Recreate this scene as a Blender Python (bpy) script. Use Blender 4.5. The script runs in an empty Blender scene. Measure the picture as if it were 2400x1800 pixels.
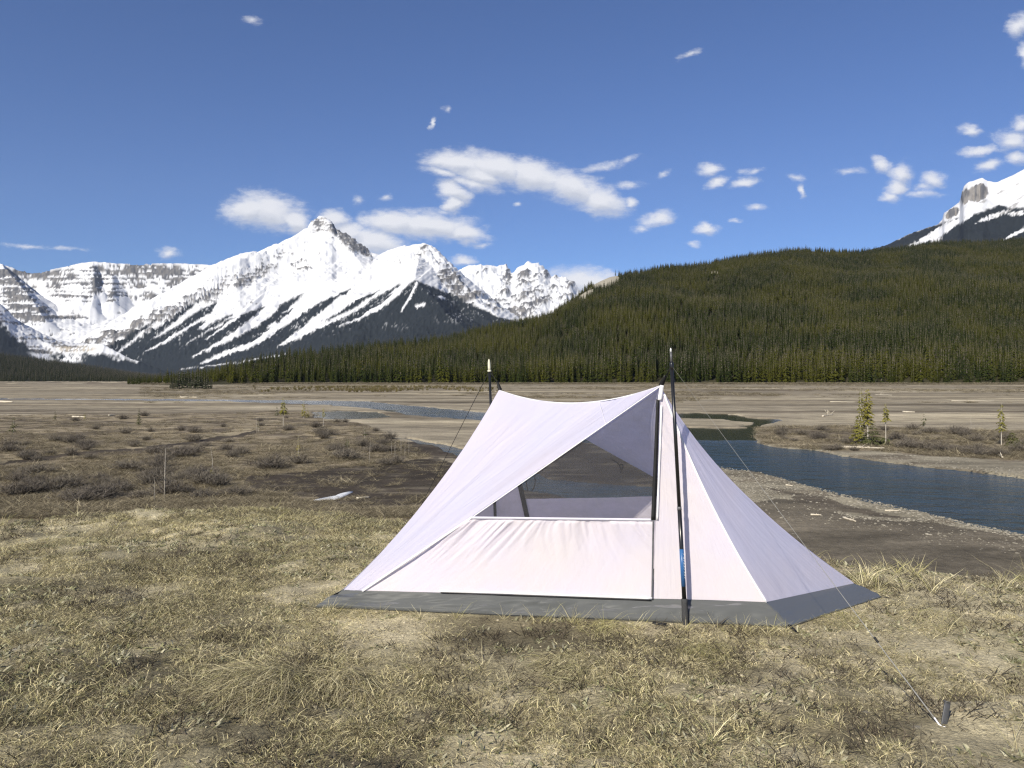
import bpy, math, random
import numpy as np
from mathutils import Vector, Matrix

# ------------------------------------------------------------------ camera, sky, sun, exposure
scene = bpy.context.scene
F, HU, HV, CZ = 1780.0, 1200.0, 885.0, 5.0      # focal length and horizon (in units of a 2400 x 1800 frame), eye height over the flats
cam_d = bpy.data.cameras.new("camera")
cam = bpy.data.objects.new("camera", cam_d)
scene.collection.objects.link(cam)
cam.location = (0, 0, CZ)
cam.rotation_euler = (math.radians(90), 0, 0)
cam_d.sensor_width = 36
cam_d.lens = F / 2400 * 36
cam_d.shift_y = (HV - 900) / 2400
cam_d.clip_start, cam_d.clip_end = 0.05, 80000
scene.camera = cam

SUN_AZ, SUN_EL = math.radians(31), math.radians(34)   # behind the camera, to its left
sun_dir = Vector((-math.sin(SUN_AZ) * math.cos(SUN_EL), -math.cos(SUN_AZ) * math.cos(SUN_EL), math.sin(SUN_EL)))
sl = bpy.data.lights.new("sun", 'SUN')
sl.energy, sl.angle, sl.color = 5.0, math.radians(0.5), (1.0, 0.935, 0.80)
sun = bpy.data.objects.new("sun", sl)
scene.collection.objects.link(sun)
sun.rotation_euler = (-sun_dir).to_track_quat('-Z', 'Y').to_euler()

scene.view_settings.view_transform = 'Standard'
scene.view_settings.look = 'None'
scene.view_settings.gamma = 1
scene.view_settings.exposure = 0.41
scene.cycles.use_denoising = True
scene.cycles.denoising_prefilter = 'NONE'      # keeps the fine grain of grass and gravel
scene.cycles.filter_width = 1.3
scene.cycles.max_bounces = 8
scene.cycles.transparent_max_bounces = 16

world = bpy.data.worlds.new("World")
scene.world = world
world.use_nodes = True

# clouds as (u, v, half width, half height, clockwise tilt): directions over the valley, fixed in the world
CLOUDS = [
    (1075, 385, 98, 32, 8), (1160, 393, 115, 44, 12), (1125, 410, 70, 30, 14), (1250, 413, 115, 46, 16), (1340, 440, 115, 47, 20), (1410, 470, 78, 42, 15),
    (1478, 474, 32, 22, 0), (1415, 390, 85, 16, -12), (1468, 374, 45, 11, -18), (1480, 434, 60, 13, -5),
    (1040, 406, 85, 18, 12), (1110, 430, 100, 24, 15), (1062, 448, 50, 34, 30), (1058, 478, 28, 26, 0),
    (930, 524, 120, 36, 2), (1000, 530, 140, 40, 3), (1085, 546, 65, 28, 12), (1050, 500, 50, 13, 0),
    (630, 495, 105, 52, 10), (585, 492, 70, 42, 0), (690, 520, 60, 34, 20),
    (870, 568, 105, 44, 10), (815, 545, 60, 36, 0), (785, 515, 48, 26, 0), (1080, 608, 48, 20, 0),
    (1540, 515, 62, 28, -10), (1505, 537, 40, 16, -10), (1655, 537, 46, 20, 0), (1655, 531, 26, 22, 0),
    (1663, 400, 48, 22, -10), (1760, 401, 42, 13, -8), (1680, 428, 48, 17, -22), (1746, 428, 56, 17, -12), (1773, 484, 45, 14, 0),
    (1724, 515, 30, 9, 0), (1632, 571, 26, 14, 0), (1992, 399, 62, 13, -4), (1870, 415, 32, 14, 10), (1876, 446, 16, 26, 0),
    (2068, 384, 42, 26, 40), (2112, 408, 38, 48, 0), (2100, 440, 36, 46, 15), (2088, 462, 42, 22, -10), (2155, 452, 90, 16, 2),
    (2184, 421, 48, 26, 0), (2165, 438, 60, 14, -8), (2318, 386, 58, 20, -14), (2275, 304, 40, 22, 15), (2293, 354, 70, 17, -8),
    (2375, 330, 70, 38, 0), (2395, 290, 40, 34, -20), (2390, 368, 40, 26, 0), (2390, 58, 50, 40, -30), (2404, 128, 22, 44, 0),
    (60, 577, 100, 9, 3), (150, 585, 75, 8, 2), (395, 591, 40, 20, 0), (595, 48, 42, 18, 15), (1612, 128, 44, 15, -22), (1045, 252, 22, 12, -40),
    (1010, 290, 10, 22, 10), (906, 464, 32, 13, 0), (835, 469, 20, 16, 0), (1551, 404, 34, 15, -12), (1370, 662, 110, 44, 2), (1130, 575, 40, 12, 0), (1215, 480, 20, 8, 0),
]


def build_world():
    nt = world.node_tree
    nt.nodes.clear()
    N, L = nt.nodes.new, nt.links.new
    out, bg = N("ShaderNodeOutputWorld"), N("ShaderNodeBackground")
    sky = N("ShaderNodeTexSky")
    sky.sky_type = 'NISHITA'
    sky.sun_disc = False
    sky.sun_elevation = SUN_EL
    sky.sun_rotation = math.pi + SUN_AZ
    sky.altitude, sky.air_density, sky.dust_density, sky.ozone_density = 1400, 1.0, 0.35, 3.5
    bg.inputs["Strength"].default_value = 0.066
    tc = N("ShaderNodeTexCoord")
    sep = N("ShaderNodeSeparateXYZ")
    L(tc.outputs["Generated"], sep.inputs[0])

    def math_n(op, a, b=None, c=None):
        m = N("ShaderNodeMath")
        m.operation = op
        for i, x in enumerate((a, b, c)):
            if x is None:
                continue
            if isinstance(x, (int, float)):
                m.inputs[i].default_value = x
            else:
                L(x, m.inputs[i])
        return m.outputs[0]
    ysafe = math_n('MAXIMUM', sep.outputs[1], 0.05)
    px = math_n('DIVIDE', sep.outputs[0], ysafe)
    pz = math_n('DIVIDE', sep.outputs[2], ysafe)
    comb = N("ShaderNodeCombineXYZ")
    L(px, comb.inputs[0]); L(pz, comb.inputs[1])
    # ragged edges: the direction is warped before the blobs are looked up
    def noise(scale, detail, rough, vec, sx=1.0, sy=1.0):
        mp = N("ShaderNodeMapping"); L(vec, mp.inputs[0]); mp.inputs["Scale"].default_value = (sx, sy, 1)
        n = N("ShaderNodeTexNoise"); L(mp.outputs[0], n.inputs["Vector"])
        n.inputs["Scale"].default_value, n.inputs["Detail"].default_value, n.inputs["Roughness"].default_value = scale, detail, rough
        return n
    w1 = noise(22, 6, 0.6, comb.outputs[0], 1, 1.4)
    vs = N("ShaderNodeVectorMath"); vs.operation = 'SUBTRACT'; L(w1.outputs["Color"], vs.inputs[0]); vs.inputs[1].default_value = (.5, .5, .5)
    vm = N("ShaderNodeVectorMath"); vm.operation = 'MULTIPLY'; L(vs.outputs[0], vm.inputs[0]); vm.inputs[1].default_value = (0.040, 0.016, 0)
    va = N("ShaderNodeVectorMath"); va.operation = 'ADD'; L(comb.outputs[0], va.inputs[0]); L(vm.outputs[0], va.inputs[1])
    def field_at(vec):
        field = None
        for (u, v, ru, rv, ang) in CLOUDS:
            mp = N("ShaderNodeMapping"); mp.vector_type = 'TEXTURE'
            L(vec, mp.inputs[0])
            gr = 1.22 if rv > 24 and u < 1500 else 1.0
            mp.inputs["Location"].default_value = ((u - HU) / F, (HV - v) / F, 0)
            mp.inputs["Rotation"].default_value = (0, 0, -math.radians(ang))
            mp.inputs["Scale"].default_value = (ru * gr / F, rv * gr / F, 1)
            g = N("ShaderNodeTexGradient"); g.gradient_type = 'SPHERICAL'
            L(mp.outputs[0], g.inputs[0])
            thin = 1.0 if rv > 24 and u < 1500 else (0.78 if rv > 16 else 0.55)
            if v < 260 and u < 2300 or v > 570 and u < 200: thin = 0.5
            if (u, v) in ((250, 292),): thin = 0.36
            val = math_n('MULTIPLY', g.outputs["Fac"], thin)
            field = val if field is None else math_n('MAXIMUM', field, val)
        return field
    field = field_at(va.outputs[0])
    up = N("ShaderNodeVectorMath"); up.operation = 'ADD'; L(va.outputs[0], up.inputs[0]); up.inputs[1].default_value = (-0.004, 0.009, 0)
    field_up = field_at(up.outputs[0])
    n2 = noise(44, 12, 0.68, comb.outputs[0], 1, 2.3)
    fb = math_n('MULTIPLY_ADD', n2.outputs["Fac"], 2.2, -1.22)
    dens0 = math_n('ADD', math_n('MULTIPLY', field, 1.8), math_n('MULTIPLY', fb, math_n('MULTIPLY_ADD', field, -0.7, 1.0)))
    mr = N("ShaderNodeMapRange"); mr.interpolation_type = 'SMOOTHSTEP'
    L(dens0, mr.inputs[0]); mr.inputs[1].default_value = 0.02; mr.inputs[2].default_value = 1.30
    gate = math_n('MULTIPLY', math_n('MINIMUM', field, 0.16), 6.25)
    front = math_n('GREATER_THAN', sep.outputs[1], 0.06)
    dens = math_n('MULTIPLY', math_n('MULTIPLY', mr.outputs[0], gate), front)
    # sunlit tops whiter, shaded bases greyer, painted into the cloud colour with soft billows
    n3 = noise(30, 5, 0.55, comb.outputs[0], 1, 2.0)
    bill = math_n('ADD', math_n('MULTIPLY_ADD', math_n('SUBTRACT', field_up, field), 1.5, 0.22), math_n('MULTIPLY', n3.outputs["Fac"], 0.75))
    cr = N("ShaderNodeValToRGB")
    L(bill, cr.inputs[0])
    cr.color_ramp.elements[0].position, cr.color_ramp.elements[0].color = 0.34, CLOUD_HI
    cr.color_ramp.elements[1].position, cr.color_ramp.elements[1].color = 0.95, CLOUD_LO
    mix = N("ShaderNodeMix"); mix.data_type = 'RGBA'
    L(math_n('MULTIPLY', dens, 0.95), mix.inputs[0])
    tint = N("ShaderNodeMix"); tint.data_type = 'RGBA'; tint.blend_type = 'MULTIPLY'
    tint.inputs[0].default_value = 1.0
    L(sky.outputs[0], tint.inputs[6]); tint.inputs[7].default_value = SKY_TINT
    L(tint.outputs[2], mix.inputs[6]); L(cr.outputs[0], mix.inputs[7])
    L(mix.outputs[2], bg.inputs["Color"]); L(bg.outputs[0], out.inputs["Surface"])


CLOUD_HI, CLOUD_LO = (10.4, 10.4, 10.8, 1), (7.4, 7.7, 8.6, 1)
SKY_TINT = (0.77, 0.92, 1.25, 1)
build_world()

# ------------------------------------------------------------------ helpers
rng = np.random.default_rng(7)
_T = np.random.default_rng(11).random((256, 256)).astype(np.float32)


def vnoise(x, y):
    xi, yi = np.floor(x).astype(np.int64), np.floor(y).astype(np.int64)
    fx, fy = (x - xi), (y - yi)
    fx, fy = fx * fx * (3 - 2 * fx), fy * fy * (3 - 2 * fy)
    a, b = _T[xi & 255, yi & 255], _T[(xi + 1) & 255, yi & 255]
    c, d = _T[xi & 255, (yi + 1) & 255], _T[(xi + 1) & 255, (yi + 1) & 255]
    return (a * (1 - fx) + b * fx) * (1 - fy) + (c * (1 - fx) + d * fx) * fy


def fbm(x, y, oct=5, gain=0.5, lac=2.03):
    x, y = np.asarray(x, float), np.asarray(y, float)
    s, amp, tot = 0, 1.0, 0
    for i in range(oct):
        s = s + amp * vnoise(x + 17.3 * i, y - 9.1 * i)
        tot += amp
        amp *= gain
        x, y = x * lac, y * lac
    return s / tot


def ridged(x, y, oct=5, gain=0.5):
    s, amp, tot = 0, 1.0, 0
    for i in range(oct):
        s = s + amp * (1 - np.abs(2 * vnoise(x + 31.7 * i, y + 5.3 * i) - 1))
        tot += amp
        amp *= gain
        x, y = x * 2.07, y * 2.07
    return s / tot


def sstep(a, b, x):
    t = np.clip((x - a) / (b - a), 0, 1)
    return t * t * (3 - 2 * t)


def inpoly(u, v, poly):
    r = np.zeros(np.shape(u), bool)
    px = [p[0] for p in poly]; py = [p[1] for p in poly]
    bb = (u >= min(px)) & (u <= max(px)) & (v >= min(py)) & (v <= max(py))
    uu, vv = u[bb], v[bb]
    rr = np.zeros(uu.shape, bool)
    n = len(poly)
    for i in range(n):
        x0, y0 = poly[i]; x1, y1 = poly[(i + 1) % n]
        if y0 == y1:
            continue
        c = ((y0 > vv) != (y1 > vv)) & (uu < (x1 - x0) * (vv - y0) / (y1 - y0) + x0)
        rr ^= c
    r[bb] = rr
    return r


def polydist(u, v, pts, widths=None):
    """distance to a polyline, less its width there (negative inside)"""
    best = np.full(np.shape(u), 1e9)
    for i in range(len(pts) - 1):
        x0, y0 = pts[i]; x1, y1 = pts[i + 1]
        dx, dy = x1 - x0, y1 - y0
        t = np.clip(((u - x0) * dx + (v - y0) * dy) / (dx * dx + dy * dy + 1e-9), 0, 1)
        d = np.hypot(u - x0 - t * dx, v - y0 - t * dy)
        if widths is not None:
            d = d - (widths[i] + (widths[i + 1] - widths[i]) * t)
        best = np.minimum(best, d)
    return best


def at(u, v, D):
    return Vector(((u - HU) / F * D, D, CZ - (v - HV) / F * D))


def flat(u, v, z=0.0):
    D = (CZ - z) * F / (v - HV)
    return at(u, v, D)


def mesh_np(name, verts, faces_v, faces_n, mat, col=None, smooth=False, parent=None, uv=None):
    """verts (n,3); faces_v flat loop indices; faces_n corners per face (int or array)"""
    me = bpy.data.meshes.new(name)
    verts = np.ascontiguousarray(verts, dtype=np.float32)
    fv = np.ascontiguousarray(faces_v, dtype=np.int32).ravel()
    if np.isscalar(faces_n):
        nf = len(fv) // faces_n
        starts = np.arange(nf, dtype=np.int32) * faces_n
    else:
        faces_n = np.asarray(faces_n, dtype=np.int32)
        nf = len(faces_n)
        starts = np.concatenate([[0], np.cumsum(faces_n)[:-1]]).astype(np.int32)
    me.vertices.add(len(verts)); me.vertices.foreach_set("co", verts.ravel())
    me.loops.add(len(fv)); me.loops.foreach_set("vertex_index", fv)
    me.polygons.add(nf); me.polygons.foreach_set("loop_start", starts)
    if smooth:
        me.polygons.foreach_set("use_smooth", np.ones(nf, bool))
    me.update(calc_edges=True)
    if col is not None:
        col = np.asarray(col, dtype=np.float32)
        if col.shape[1] == 3:
            col = np.concatenate([col, np.ones((len(col), 1), np.float32)], 1)
        ca = me.color_attributes.new("Col", 'FLOAT_COLOR', 'POINT')
        ca.data.foreach_set("color", np.ascontiguousarray(col).ravel())
    if uv is not None:
        ul = me.uv_layers.new(name="UVMap")
        ul.data.foreach_set("uv", np.ascontiguousarray(uv[fv], dtype=np.float32).ravel())
    if mat is not None:
        me.materials.append(mat)
    o = bpy.data.objects.new(name, me)
    scene.collection.objects.link(o)
    if parent is not None:
        o.parent = parent
    return o


def grid_faces(nr, nc, wrap=False):
    i = np.arange(nr - 1)[:, None] * nc
    j = np.arange(nc if wrap else nc - 1)[None, :]
    j1 = (j + 1) % nc
    return np.stack([i + j, i + j1, i + nc + j1, i + nc + j], -1).reshape(-1)


def tag(o, label=None, cat=None, group=None, kind=None):
    if label: o["label"] = label
    if cat: o["category"] = cat
    if group: o["group"] = group
    if kind: o["kind"] = kind
    return o


def empty(name, loc, rz=0.0):
    o = bpy.data.objects.new(name, None)
    scene.collection.objects.link(o)
    o.location = loc
    o.rotation_euler = (0, 0, rz)
    o.empty_display_size = 0.1
    return o


class Mat:
    def __init__(self, name):
        self.m = bpy.data.materials.new(name)
        self.m.use_nodes = True
        self.nt = self.m.node_tree
        self.b = self.nt.nodes["Principled BSDF"]
        self.out = self.nt.nodes["Material Output"]

    def n(self, t, **kw):
        nd = self.nt.nodes.new(t)
        for k, v in kw.items():
            setattr(nd, k, v)
        return nd

    def l(self, a, b):
        self.nt.links.new(a, b)

    def noise(self, scale, detail=4, rough=0.55, coord="Object", sc=(1, 1, 1), vec=None):
        if vec is None:
            vec = self.n("ShaderNodeTexCoord").outputs[coord]
        mp = self.n("ShaderNodeMapping")
        self.l(vec, mp.inputs[0]); mp.inputs["Scale"].default_value = sc
        t = self.n("ShaderNodeTexNoise")
        self.l(mp.outputs[0], t.inputs["Vector"])
        t.inputs["Scale"].default_value = scale; t.inputs["Detail"].default_value = detail; t.inputs["Roughness"].default_value = rough
        return t.outputs["Fac"]

    def rng(self, x, a, b, c, d, smooth=False):
        r = self.n("ShaderNodeMapRange")
        if smooth:
            r.interpolation_type = 'SMOOTHSTEP'
        self.l(x, r.inputs[0])
        for i, v in enumerate((a, b, c, d)):
            r.inputs[i + 1].default_value = v
        return r.outputs[0]

    def mix(self, fac, a, b, blend='MIX'):
        m = self.n("ShaderNodeMix", data_type='RGBA', blend_type=blend)
        for s, x in ((0, fac), (6, a), (7, b)):
            if isinstance(x, (int, float)):
                m.inputs[s].default_value = x
            elif isinstance(x, tuple):
                m.inputs[s].default_value = x if len(x) == 4 else (*x, 1)
            else:
                self.l(x, m.inputs[s])
        return m.outputs[2]

    def math(self, op, a, b=None):
        m = self.n("ShaderNodeMath", operation=op)
        for i, x in enumerate((a, b)):
            if x is None: continue
            if isinstance(x, (int, float)): m.inputs[i].default_value = x
            else: self.l(x, m.inputs[i])
        return m.outputs[0]

    def bump(self, h, strength=0.5, dist=0.02):
        b = self.n("ShaderNodeBump")
        b.inputs["Strength"].default_value = strength; b.inputs["Distance"].default_value = dist
        self.l(h, b.inputs["Height"])
        self.l(b.outputs[0], self.b.inputs["Normal"])
        return b

    def attr(self, name="Col"):
        return self.n("ShaderNodeAttribute", attribute_name=name)

    def base(self, c):
        if isinstance(c, tuple): self.b.inputs["Base Color"].default_value = (*c, 1)
        else: self.l(c, self.b.inputs["Base Color"])
        return self

    def set(self, **kw):
        for k, v in kw.items():
            self.b.inputs[k.replace("_", " ").title() if k != "ior" else "IOR"].default_value = v
        return self

    def spec(self, v):
        self.b.inputs["Specular IOR Level"].default_value = v
        return self


def plain(name, c, rough=0.6, spec=0.3, var=0.25, scale=40.0):
    m = Mat(name)
    n = m.noise(scale, 3)
    m.base(m.mix(1.0, c, m.mix(m.rng(n, .3, .7, 0, 1), (1 - var,) * 3, (1 + var,) * 3), 'MULTIPLY'))
    m.b.inputs["Roughness"].default_value = rough
    m.spec(spec)
    return m.m


# ------------------------------------------------------------------ the lie of the land
EDGE_U = [-2600, -600, 0, 75, 199, 348, 497, 646, 845, 945, 1300, 1700, 1889, 2070, 2287, 2400, 3000, 4600]
EDGE_V = [1262, 1237, 1222, 1214, 1210, 1199, 1197, 1200, 1212, 1228, 1268, 1304, 1316, 1334, 1354, 1350, 1366, 1380]
EDGE_K = (np.array(EDGE_U) - HU) / F
EDGE_D = 1.25 * F / (np.array(EDGE_V) - HV)
TZ = 3.75     # the grassy terrace the tent stands on

RIVER = [(-700, 933), (200, 934), (520, 935.5), (600, 937), (760, 938), (860, 940), (960, 950), (1020, 955), (1134, 966), (1250, 975), (1400, 985),
         (1540, 996), (1600, 1000), (1690, 1003), (1770, 1002), (1766, 1020), (1770, 1036), (1806, 1046), (1853, 1050), (1907, 1054),
         (1962, 1066), (2034, 1075), (2142, 1090), (2251, 1101), (2400, 1119), (3300, 1240), (5200, 1500), (5200, 1900), (3300, 1460), (2700, 1315), (2400, 1254), (2287, 1229),
         (2215, 1213), (2142, 1196), (2070, 1180), (1998, 1164), (1925, 1146), (1853, 1126), (1781, 1108), (1705, 1097), (1640, 1085),
         (1500, 1060), (1350, 1030), (1250, 1005), (1134, 985), (1000, 975), (930, 966), (860, 955), (760, 947.5), (640, 944), (520, 939), (200, 936), (-700, 936)]
CHANNEL = [(1540, 969), (1640, 967), (1720, 971), (1766, 979), (1832, 983), (1800, 992), (1772, 1001), (1740, 999), (1772, 989), (1700, 981), (1600, 979), (1540, 977)]
SIDE = [(940, 1024), (1010, 1034), (1080, 1050), (1180, 1084), (1290, 1122), (1540, 1140), (1610, 1155), (1560, 1172), (1400, 1170), (1250, 1146), (1150, 1106), (1060, 1062), (1000, 1040)]
POND = [(736, 965), (800, 962), (880, 966), (924, 974), (860, 979), (780, 981), (740, 976)]
SCRUB_L = [(-900, 985), (-100, 975), (0, 972), (300, 972), (560, 968), (640, 963), (740, 966), (760, 982), (840, 992), (900, 1012), (960, 1045), (1040, 1085), (1120, 1150), (1120, 1260), (-900, 1330)]
SCRUB_R = [(1772, 1003), (1860, 998), (2050, 1000), (2200, 1006), (2420, 1008), (3400, 1010), (3400, 1120), (2400, 1078), (2200, 1068), (2030, 1056), (1940, 1055), (1850, 1048), (1790, 1040), (1768, 1024)]
MUD_R = [(1820, 1168), (1900, 1178), (1985, 1212), (2080, 1222), (2200, 1225), (2330, 1252), (2500, 1290), (2500, 1420), (1700, 1420), (1700, 1200)]
MUD_R2 = [(1806, 1146), (1850, 1150), (2000, 1184), (2120, 1206), (2160, 1216), (2040, 1212), (1940, 1196), (1850, 1170)]
MUD_L = [(560, 1118), (700, 1104), (860, 1090), (1020, 1072), (1100, 1100), (1120, 1190), (840, 1190), (700, 1165), (600, 1150)]
MUD_B = [(1110, 1036), (1250, 1012), (1350, 1036), (1500, 1066), (1640, 1092), (1690, 1112), (1660, 1175), (1500, 1205), (1250, 1190), (1120, 1120), (1080, 1070)]
MUD_L2 = [(820, 1045), (900, 1040), (960, 1035), (1050, 1050), (1090, 1080), (960, 1062), (880, 1056)]
TRAIL = [(-300, 1125), (0, 1088), (120, 1074), (260, 1057), (420, 1042), (530, 1026), (600, 1010)]


def terrace_edge(x, y):
    k = x / np.maximum(y, 0.3)
    d = np.interp(k, EDGE_K, EDGE_D)
    d = d + 0.35 * (fbm(x * 0.9 + 3, y * 0.3 + 9, 3) - 0.5)
    return y - d


def ground_z(x, y):
    """height of the ground sheet"""
    x, y = np.asarray(x, float), np.asarray(y, float)
    far = sstep(12, 40, y)
    lowland = (fbm(x * 0.09, y * 0.09, 4) - 0.5) * 0.22 + (fbm(x * 0.7, y * 0.7, 3) - 0.5) * 0.10 * (1 - sstep(60, 160, np.hypot(x, y)))
    e = terrace_edge(x, y)
    tent_r = np.hypot((x - 0.55) / 1.9, (y - 4.3) / 0.85)
    rough = sstep(0.95, 1.7, tent_r)
    hum = (fbm(x * 1.3, y * 1.3, 4) - 0.5) * 0.13 * rough + (fbm(x * 6, y * 6, 3) - 0.5) * 0.050 * (0.3 + 0.7 * rough)
    top = TZ + hum - np.maximum(e, 0) ** 1.0 * 0.75
    z = np.maximum(top, lowland)
    return np.where((y > 0.1) & (y < 30), z, np.where(y <= 0.1, TZ + hum, lowland))


def zscalar(x, y):
    return float(ground_z(np.array([x]), np.array([y]))[0])


def flat_uv(x, y):
    ys = np.maximum(y, 1e-3)
    return HU + F * x / ys, HV + F * CZ / ys


def water_mask(x, y):
    u, v = flat_uv(x, y)
    w = 0.10 * np.minimum(1, np.abs(v - HV) / 60)
    du = (fbm(x * 0.35, y * 0.35, 4) - 0.5) * 30 * np.clip((v - HV) / 150, .1, 1.6)
    dv = (fbm(x * 0.35 + 50, y * 0.35, 4) - 0.5) * 9 * np.clip((v - HV) / 200, .04, 1.6)
    m = np.zeros(x.shape, bool)
    ok = (y > 8) & (y < 260)
    for P in (RIVER, CHANNEL, SIDE, POND):
        m[ok] |= inpoly(u[ok] + du[ok], v[ok] + dv[ok], P)
    return m


def build_ground():
    a_f = np.radians(np.linspace(-46, 46, 1000))
    a_c = np.radians(np.linspace(46, 314, 62))[1:-1]
    az = np.concatenate([a_f, a_c])
    r = np.concatenate([np.geomspace(0.25, 1.8, 10)[:-1], np.geomspace(1.8, 700, 760), np.geomspace(700, 30000, 40)[1:]])
    A, R = np.meshgrid(az, r)
    X, Y = (R * np.sin(A)).ravel(), (R * np.cos(A)).ravel()
    Z = ground_z(X, Y)
    u, v = flat_uv(X, Y)
    front = Y > 8
    wm = np.zeros(X.shape, bool)
    wm[front] = water_mask(X[front], Y[front])
    W = wm.reshape(len(r), len(az)).astype(float)
    for _ in range(2):
        Wp = np.pad(W, 1, mode='edge')
        W = (Wp[:-2, 1:-1] + Wp[2:, 1:-1] + Wp[1:-1, :-2] + Wp[1:-1, 2:] + 2 * W) / 6
    W = np.clip(W.ravel() * 1.25, 0, 1)
    on_top = (terrace_edge(X, Y) < 0.6) | (Y < 5)
    Z = np.where(on_top, Z, np.maximum(Z, -0.02))
    Z = np.where(on_top, Z, Z * (1 - W) - .55 * W)
    # ---- colours of the ground itself
    n1, n2, n3 = fbm(X * .05, Y * .11, 5), fbm(X * .4, Y * .4, 5), fbm(X * 0.012 + 7, Y * 0.05, 5)
    lerp = lambda a, b, t: a + (b - a) * t[:, None]
    C = lambda *c: np.array(c, float)[None, :]
    gravel, sand, soil, wet = C(.31, .265, .19), C(.44, .375, .26), C(.115, .090, .062), C(.060, .048, .036)
    base = lerp(np.repeat(gravel, len(X), 0), sand, sstep(.48, .68, n3))
    base = lerp(base, soil, sstep(.52, .60, fbm(X * 0.02, Y * 0.16 + 3, 5)) * .75 * sstep(60, 120, Y))
    base = lerp(base, C(.20, .165, .11), sstep(.5, .62, fbm(X * .035 + 40, Y * .12, 5)) * .7 * sstep(90, 180, Y))
    fl = front & ~on_top
    du = (fbm(X * 0.5, Y * 0.5, 4) - .5) * 40 * np.clip((v - HV) / 150, .1, 2)
    dv = (fbm(X * 0.5 + 50, Y * 0.5, 4) - .5) * 18 * np.clip((v - HV) / 200, .06, 1.6)
    uw, vw = u + du, v + dv

    def inp(P):
        m = np.zeros(X.shape, bool)
        m[fl] = inpoly(uw[fl], vw[fl], P)
        return m
    gband = fl & (X > 5) & (Y > 15) & (Y < 60)
    base = np.where(gband[:, None], lerp(np.repeat(C(.29, .255, .185), len(X), 0), C(.19, .16, .115), sstep(.45, .6, fbm(X * .3, Y * .9, 4))), base)
    sL, sR = inp(SCRUB_L), inp(SCRUB_R)
    scr = lerp(np.repeat(C(.27, .22, .145), len(X), 0), C(.12, .096, .068), sstep(.46, .62, n2))
    scr = lerp(scr, C(.30, .25, .17), sstep(.55, .68, fbm(X * .25 + 9, Y * .6, 4)) * .8)
    base = np.where((sL | sR)[:, None], scr, base)
    for P, c in ((MUD_R, C(.135, .115, .085)), (MUD_R2, C(.12, .10, .074)), (MUD_L, wet), (MUD_L2, wet * 1.2), (MUD_B, wet * .8)):
        m = inp(P)
        mud = lerp(np.repeat(c, len(X), 0), C(.20, .17, .125), sstep(.55, .75, fbm(X * .5 + 20, Y * 1.6, 5)) * .6)
        base = np.where(m[:, None], mud, base)
    tr = fl & (polydist(uw, vw, TRAIL) < 4.5)
    base = np.where(tr[:, None], wet * 1.2, base)
    tr = fl & (np.abs(polydist(uw, vw, [(p[0], p[1] - 9) for p in TRAIL])) < 4.5)
    base = np.where(tr[:, None], C(.30, .25, .165), base)
    base = np.where((wm & front)[:, None], C(.05, .055, .045), base)
    # terrace: sandy soil under dry grass
    t = lerp(np.repeat(C(.47, .41, .26), len(X), 0), C(.22, .19, .12), sstep(.40, .66, fbm(X * 2.2, Y * 2.2, 5)))
    t = lerp(t, C(.60, .52, .34), sand_mask(X, Y))
    base = np.where(on_top[:, None], t, base)
    m = Mat("ground")
    at_ = m.attr()
    fine = m.noise(55, 6, .7)
    mid = m.noise(4.5, 6, .65)
    mul = m.math('MULTIPLY', m.rng(fine, .3, .7, .62, 1.38), m.rng(mid, .3, .7, .75, 1.25))
    mul = m.math('MULTIPLY', mul, m.rng(m.noise(.55, 5, .65, sc=(.45, 1, 1)), .34, .66, .66, 1.30))
    mul = m.math('MULTIPLY', mul, m.rng(m.noise(.055, 6, .7, sc=(.35, 1, 1)), .36, .64, .68, 1.25))
    gg = m.n("ShaderNodeCombineColor")
    for i in range(3): m.l(mul, gg.inputs[i])
    c = m.mix(1.0, at_.outputs["Color"], gg.outputs[0], 'MULTIPLY')
    vor = m.n("ShaderNodeTexVoronoi"); m.l(m.n("ShaderNodeTexCoord").outputs["Object"], vor.inputs["Vector"]); vor.inputs["Scale"].default_value = 9
    peb = m.rng(vor.outputs["Distance"], .08, .18, 1, 0)
    sel = m.n("ShaderNodeSeparateColor"); m.l(vor.outputs["Color"], sel.inputs[0])
    pm = m.math('MULTIPLY', peb, m.math('GREATER_THAN', sel.outputs[0], .72))
    c = m.mix(m.math('MULTIPLY', pm, .75), c, m.mix(sel.outputs[1], (.16, .145, .12), (.46, .43, .37)))
    m.base(c)
    m.b.inputs["Roughness"].default_value = .95
    m.spec(.15)
    m.bump(m.math('ADD', fine, m.math('MULTIPLY', mid, 2.0)), .8, .03)
    o = mesh_np("ground", np.stack([X, Y, Z], 1), grid_faces(len(r), len(az), True), 4, m.m, base, smooth=True)
    # close the little hole under the camera's feet
    return tag(o, kind="structure")


def sand_mask(x, y):
    """bare sandy patches on the terrace"""
    s = np.zeros(np.shape(x))
    for (u, v, ru, rv, w) in ((880, 1490, 190, 50, .9), (2200, 1345, 330, 60, 1.0), (2330, 1420, 200, 80, .7), (1990, 1440, 160, 40, .6), (420, 1245, 120, 20, .6), (1230, 1640, 120, 40, .6),
                              (1720, 1640, 170, 60, .7), (2250, 1740, 150, 60, .6), (1400, 1760, 120, 40, .5), (1820, 1790, 200, 50, .5), (1350, 1590, 120, 40, .5), (150, 1225, 150, 15, .5), (960, 1260, 90, 30, .5)):
        D = 1.25 * F / (v - HV)
        cx = (u - HU) / F * D
        rx, ry = ru / F * D, rv * D * D / (1.25 * F)
        d = np.hypot((x - cx) / rx, (y - D) / ry)
        s = np.maximum(s, w * (1 - sstep(.4, 1.2, d + (fbm(x * 4, y * 4, 4) - .5) * 1.3)))
    s = np.maximum(s, sstep(.60, .72, fbm(x * 1.6 + 30, y * 1.6, 5)) * .8)
    return s


build_ground()


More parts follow.
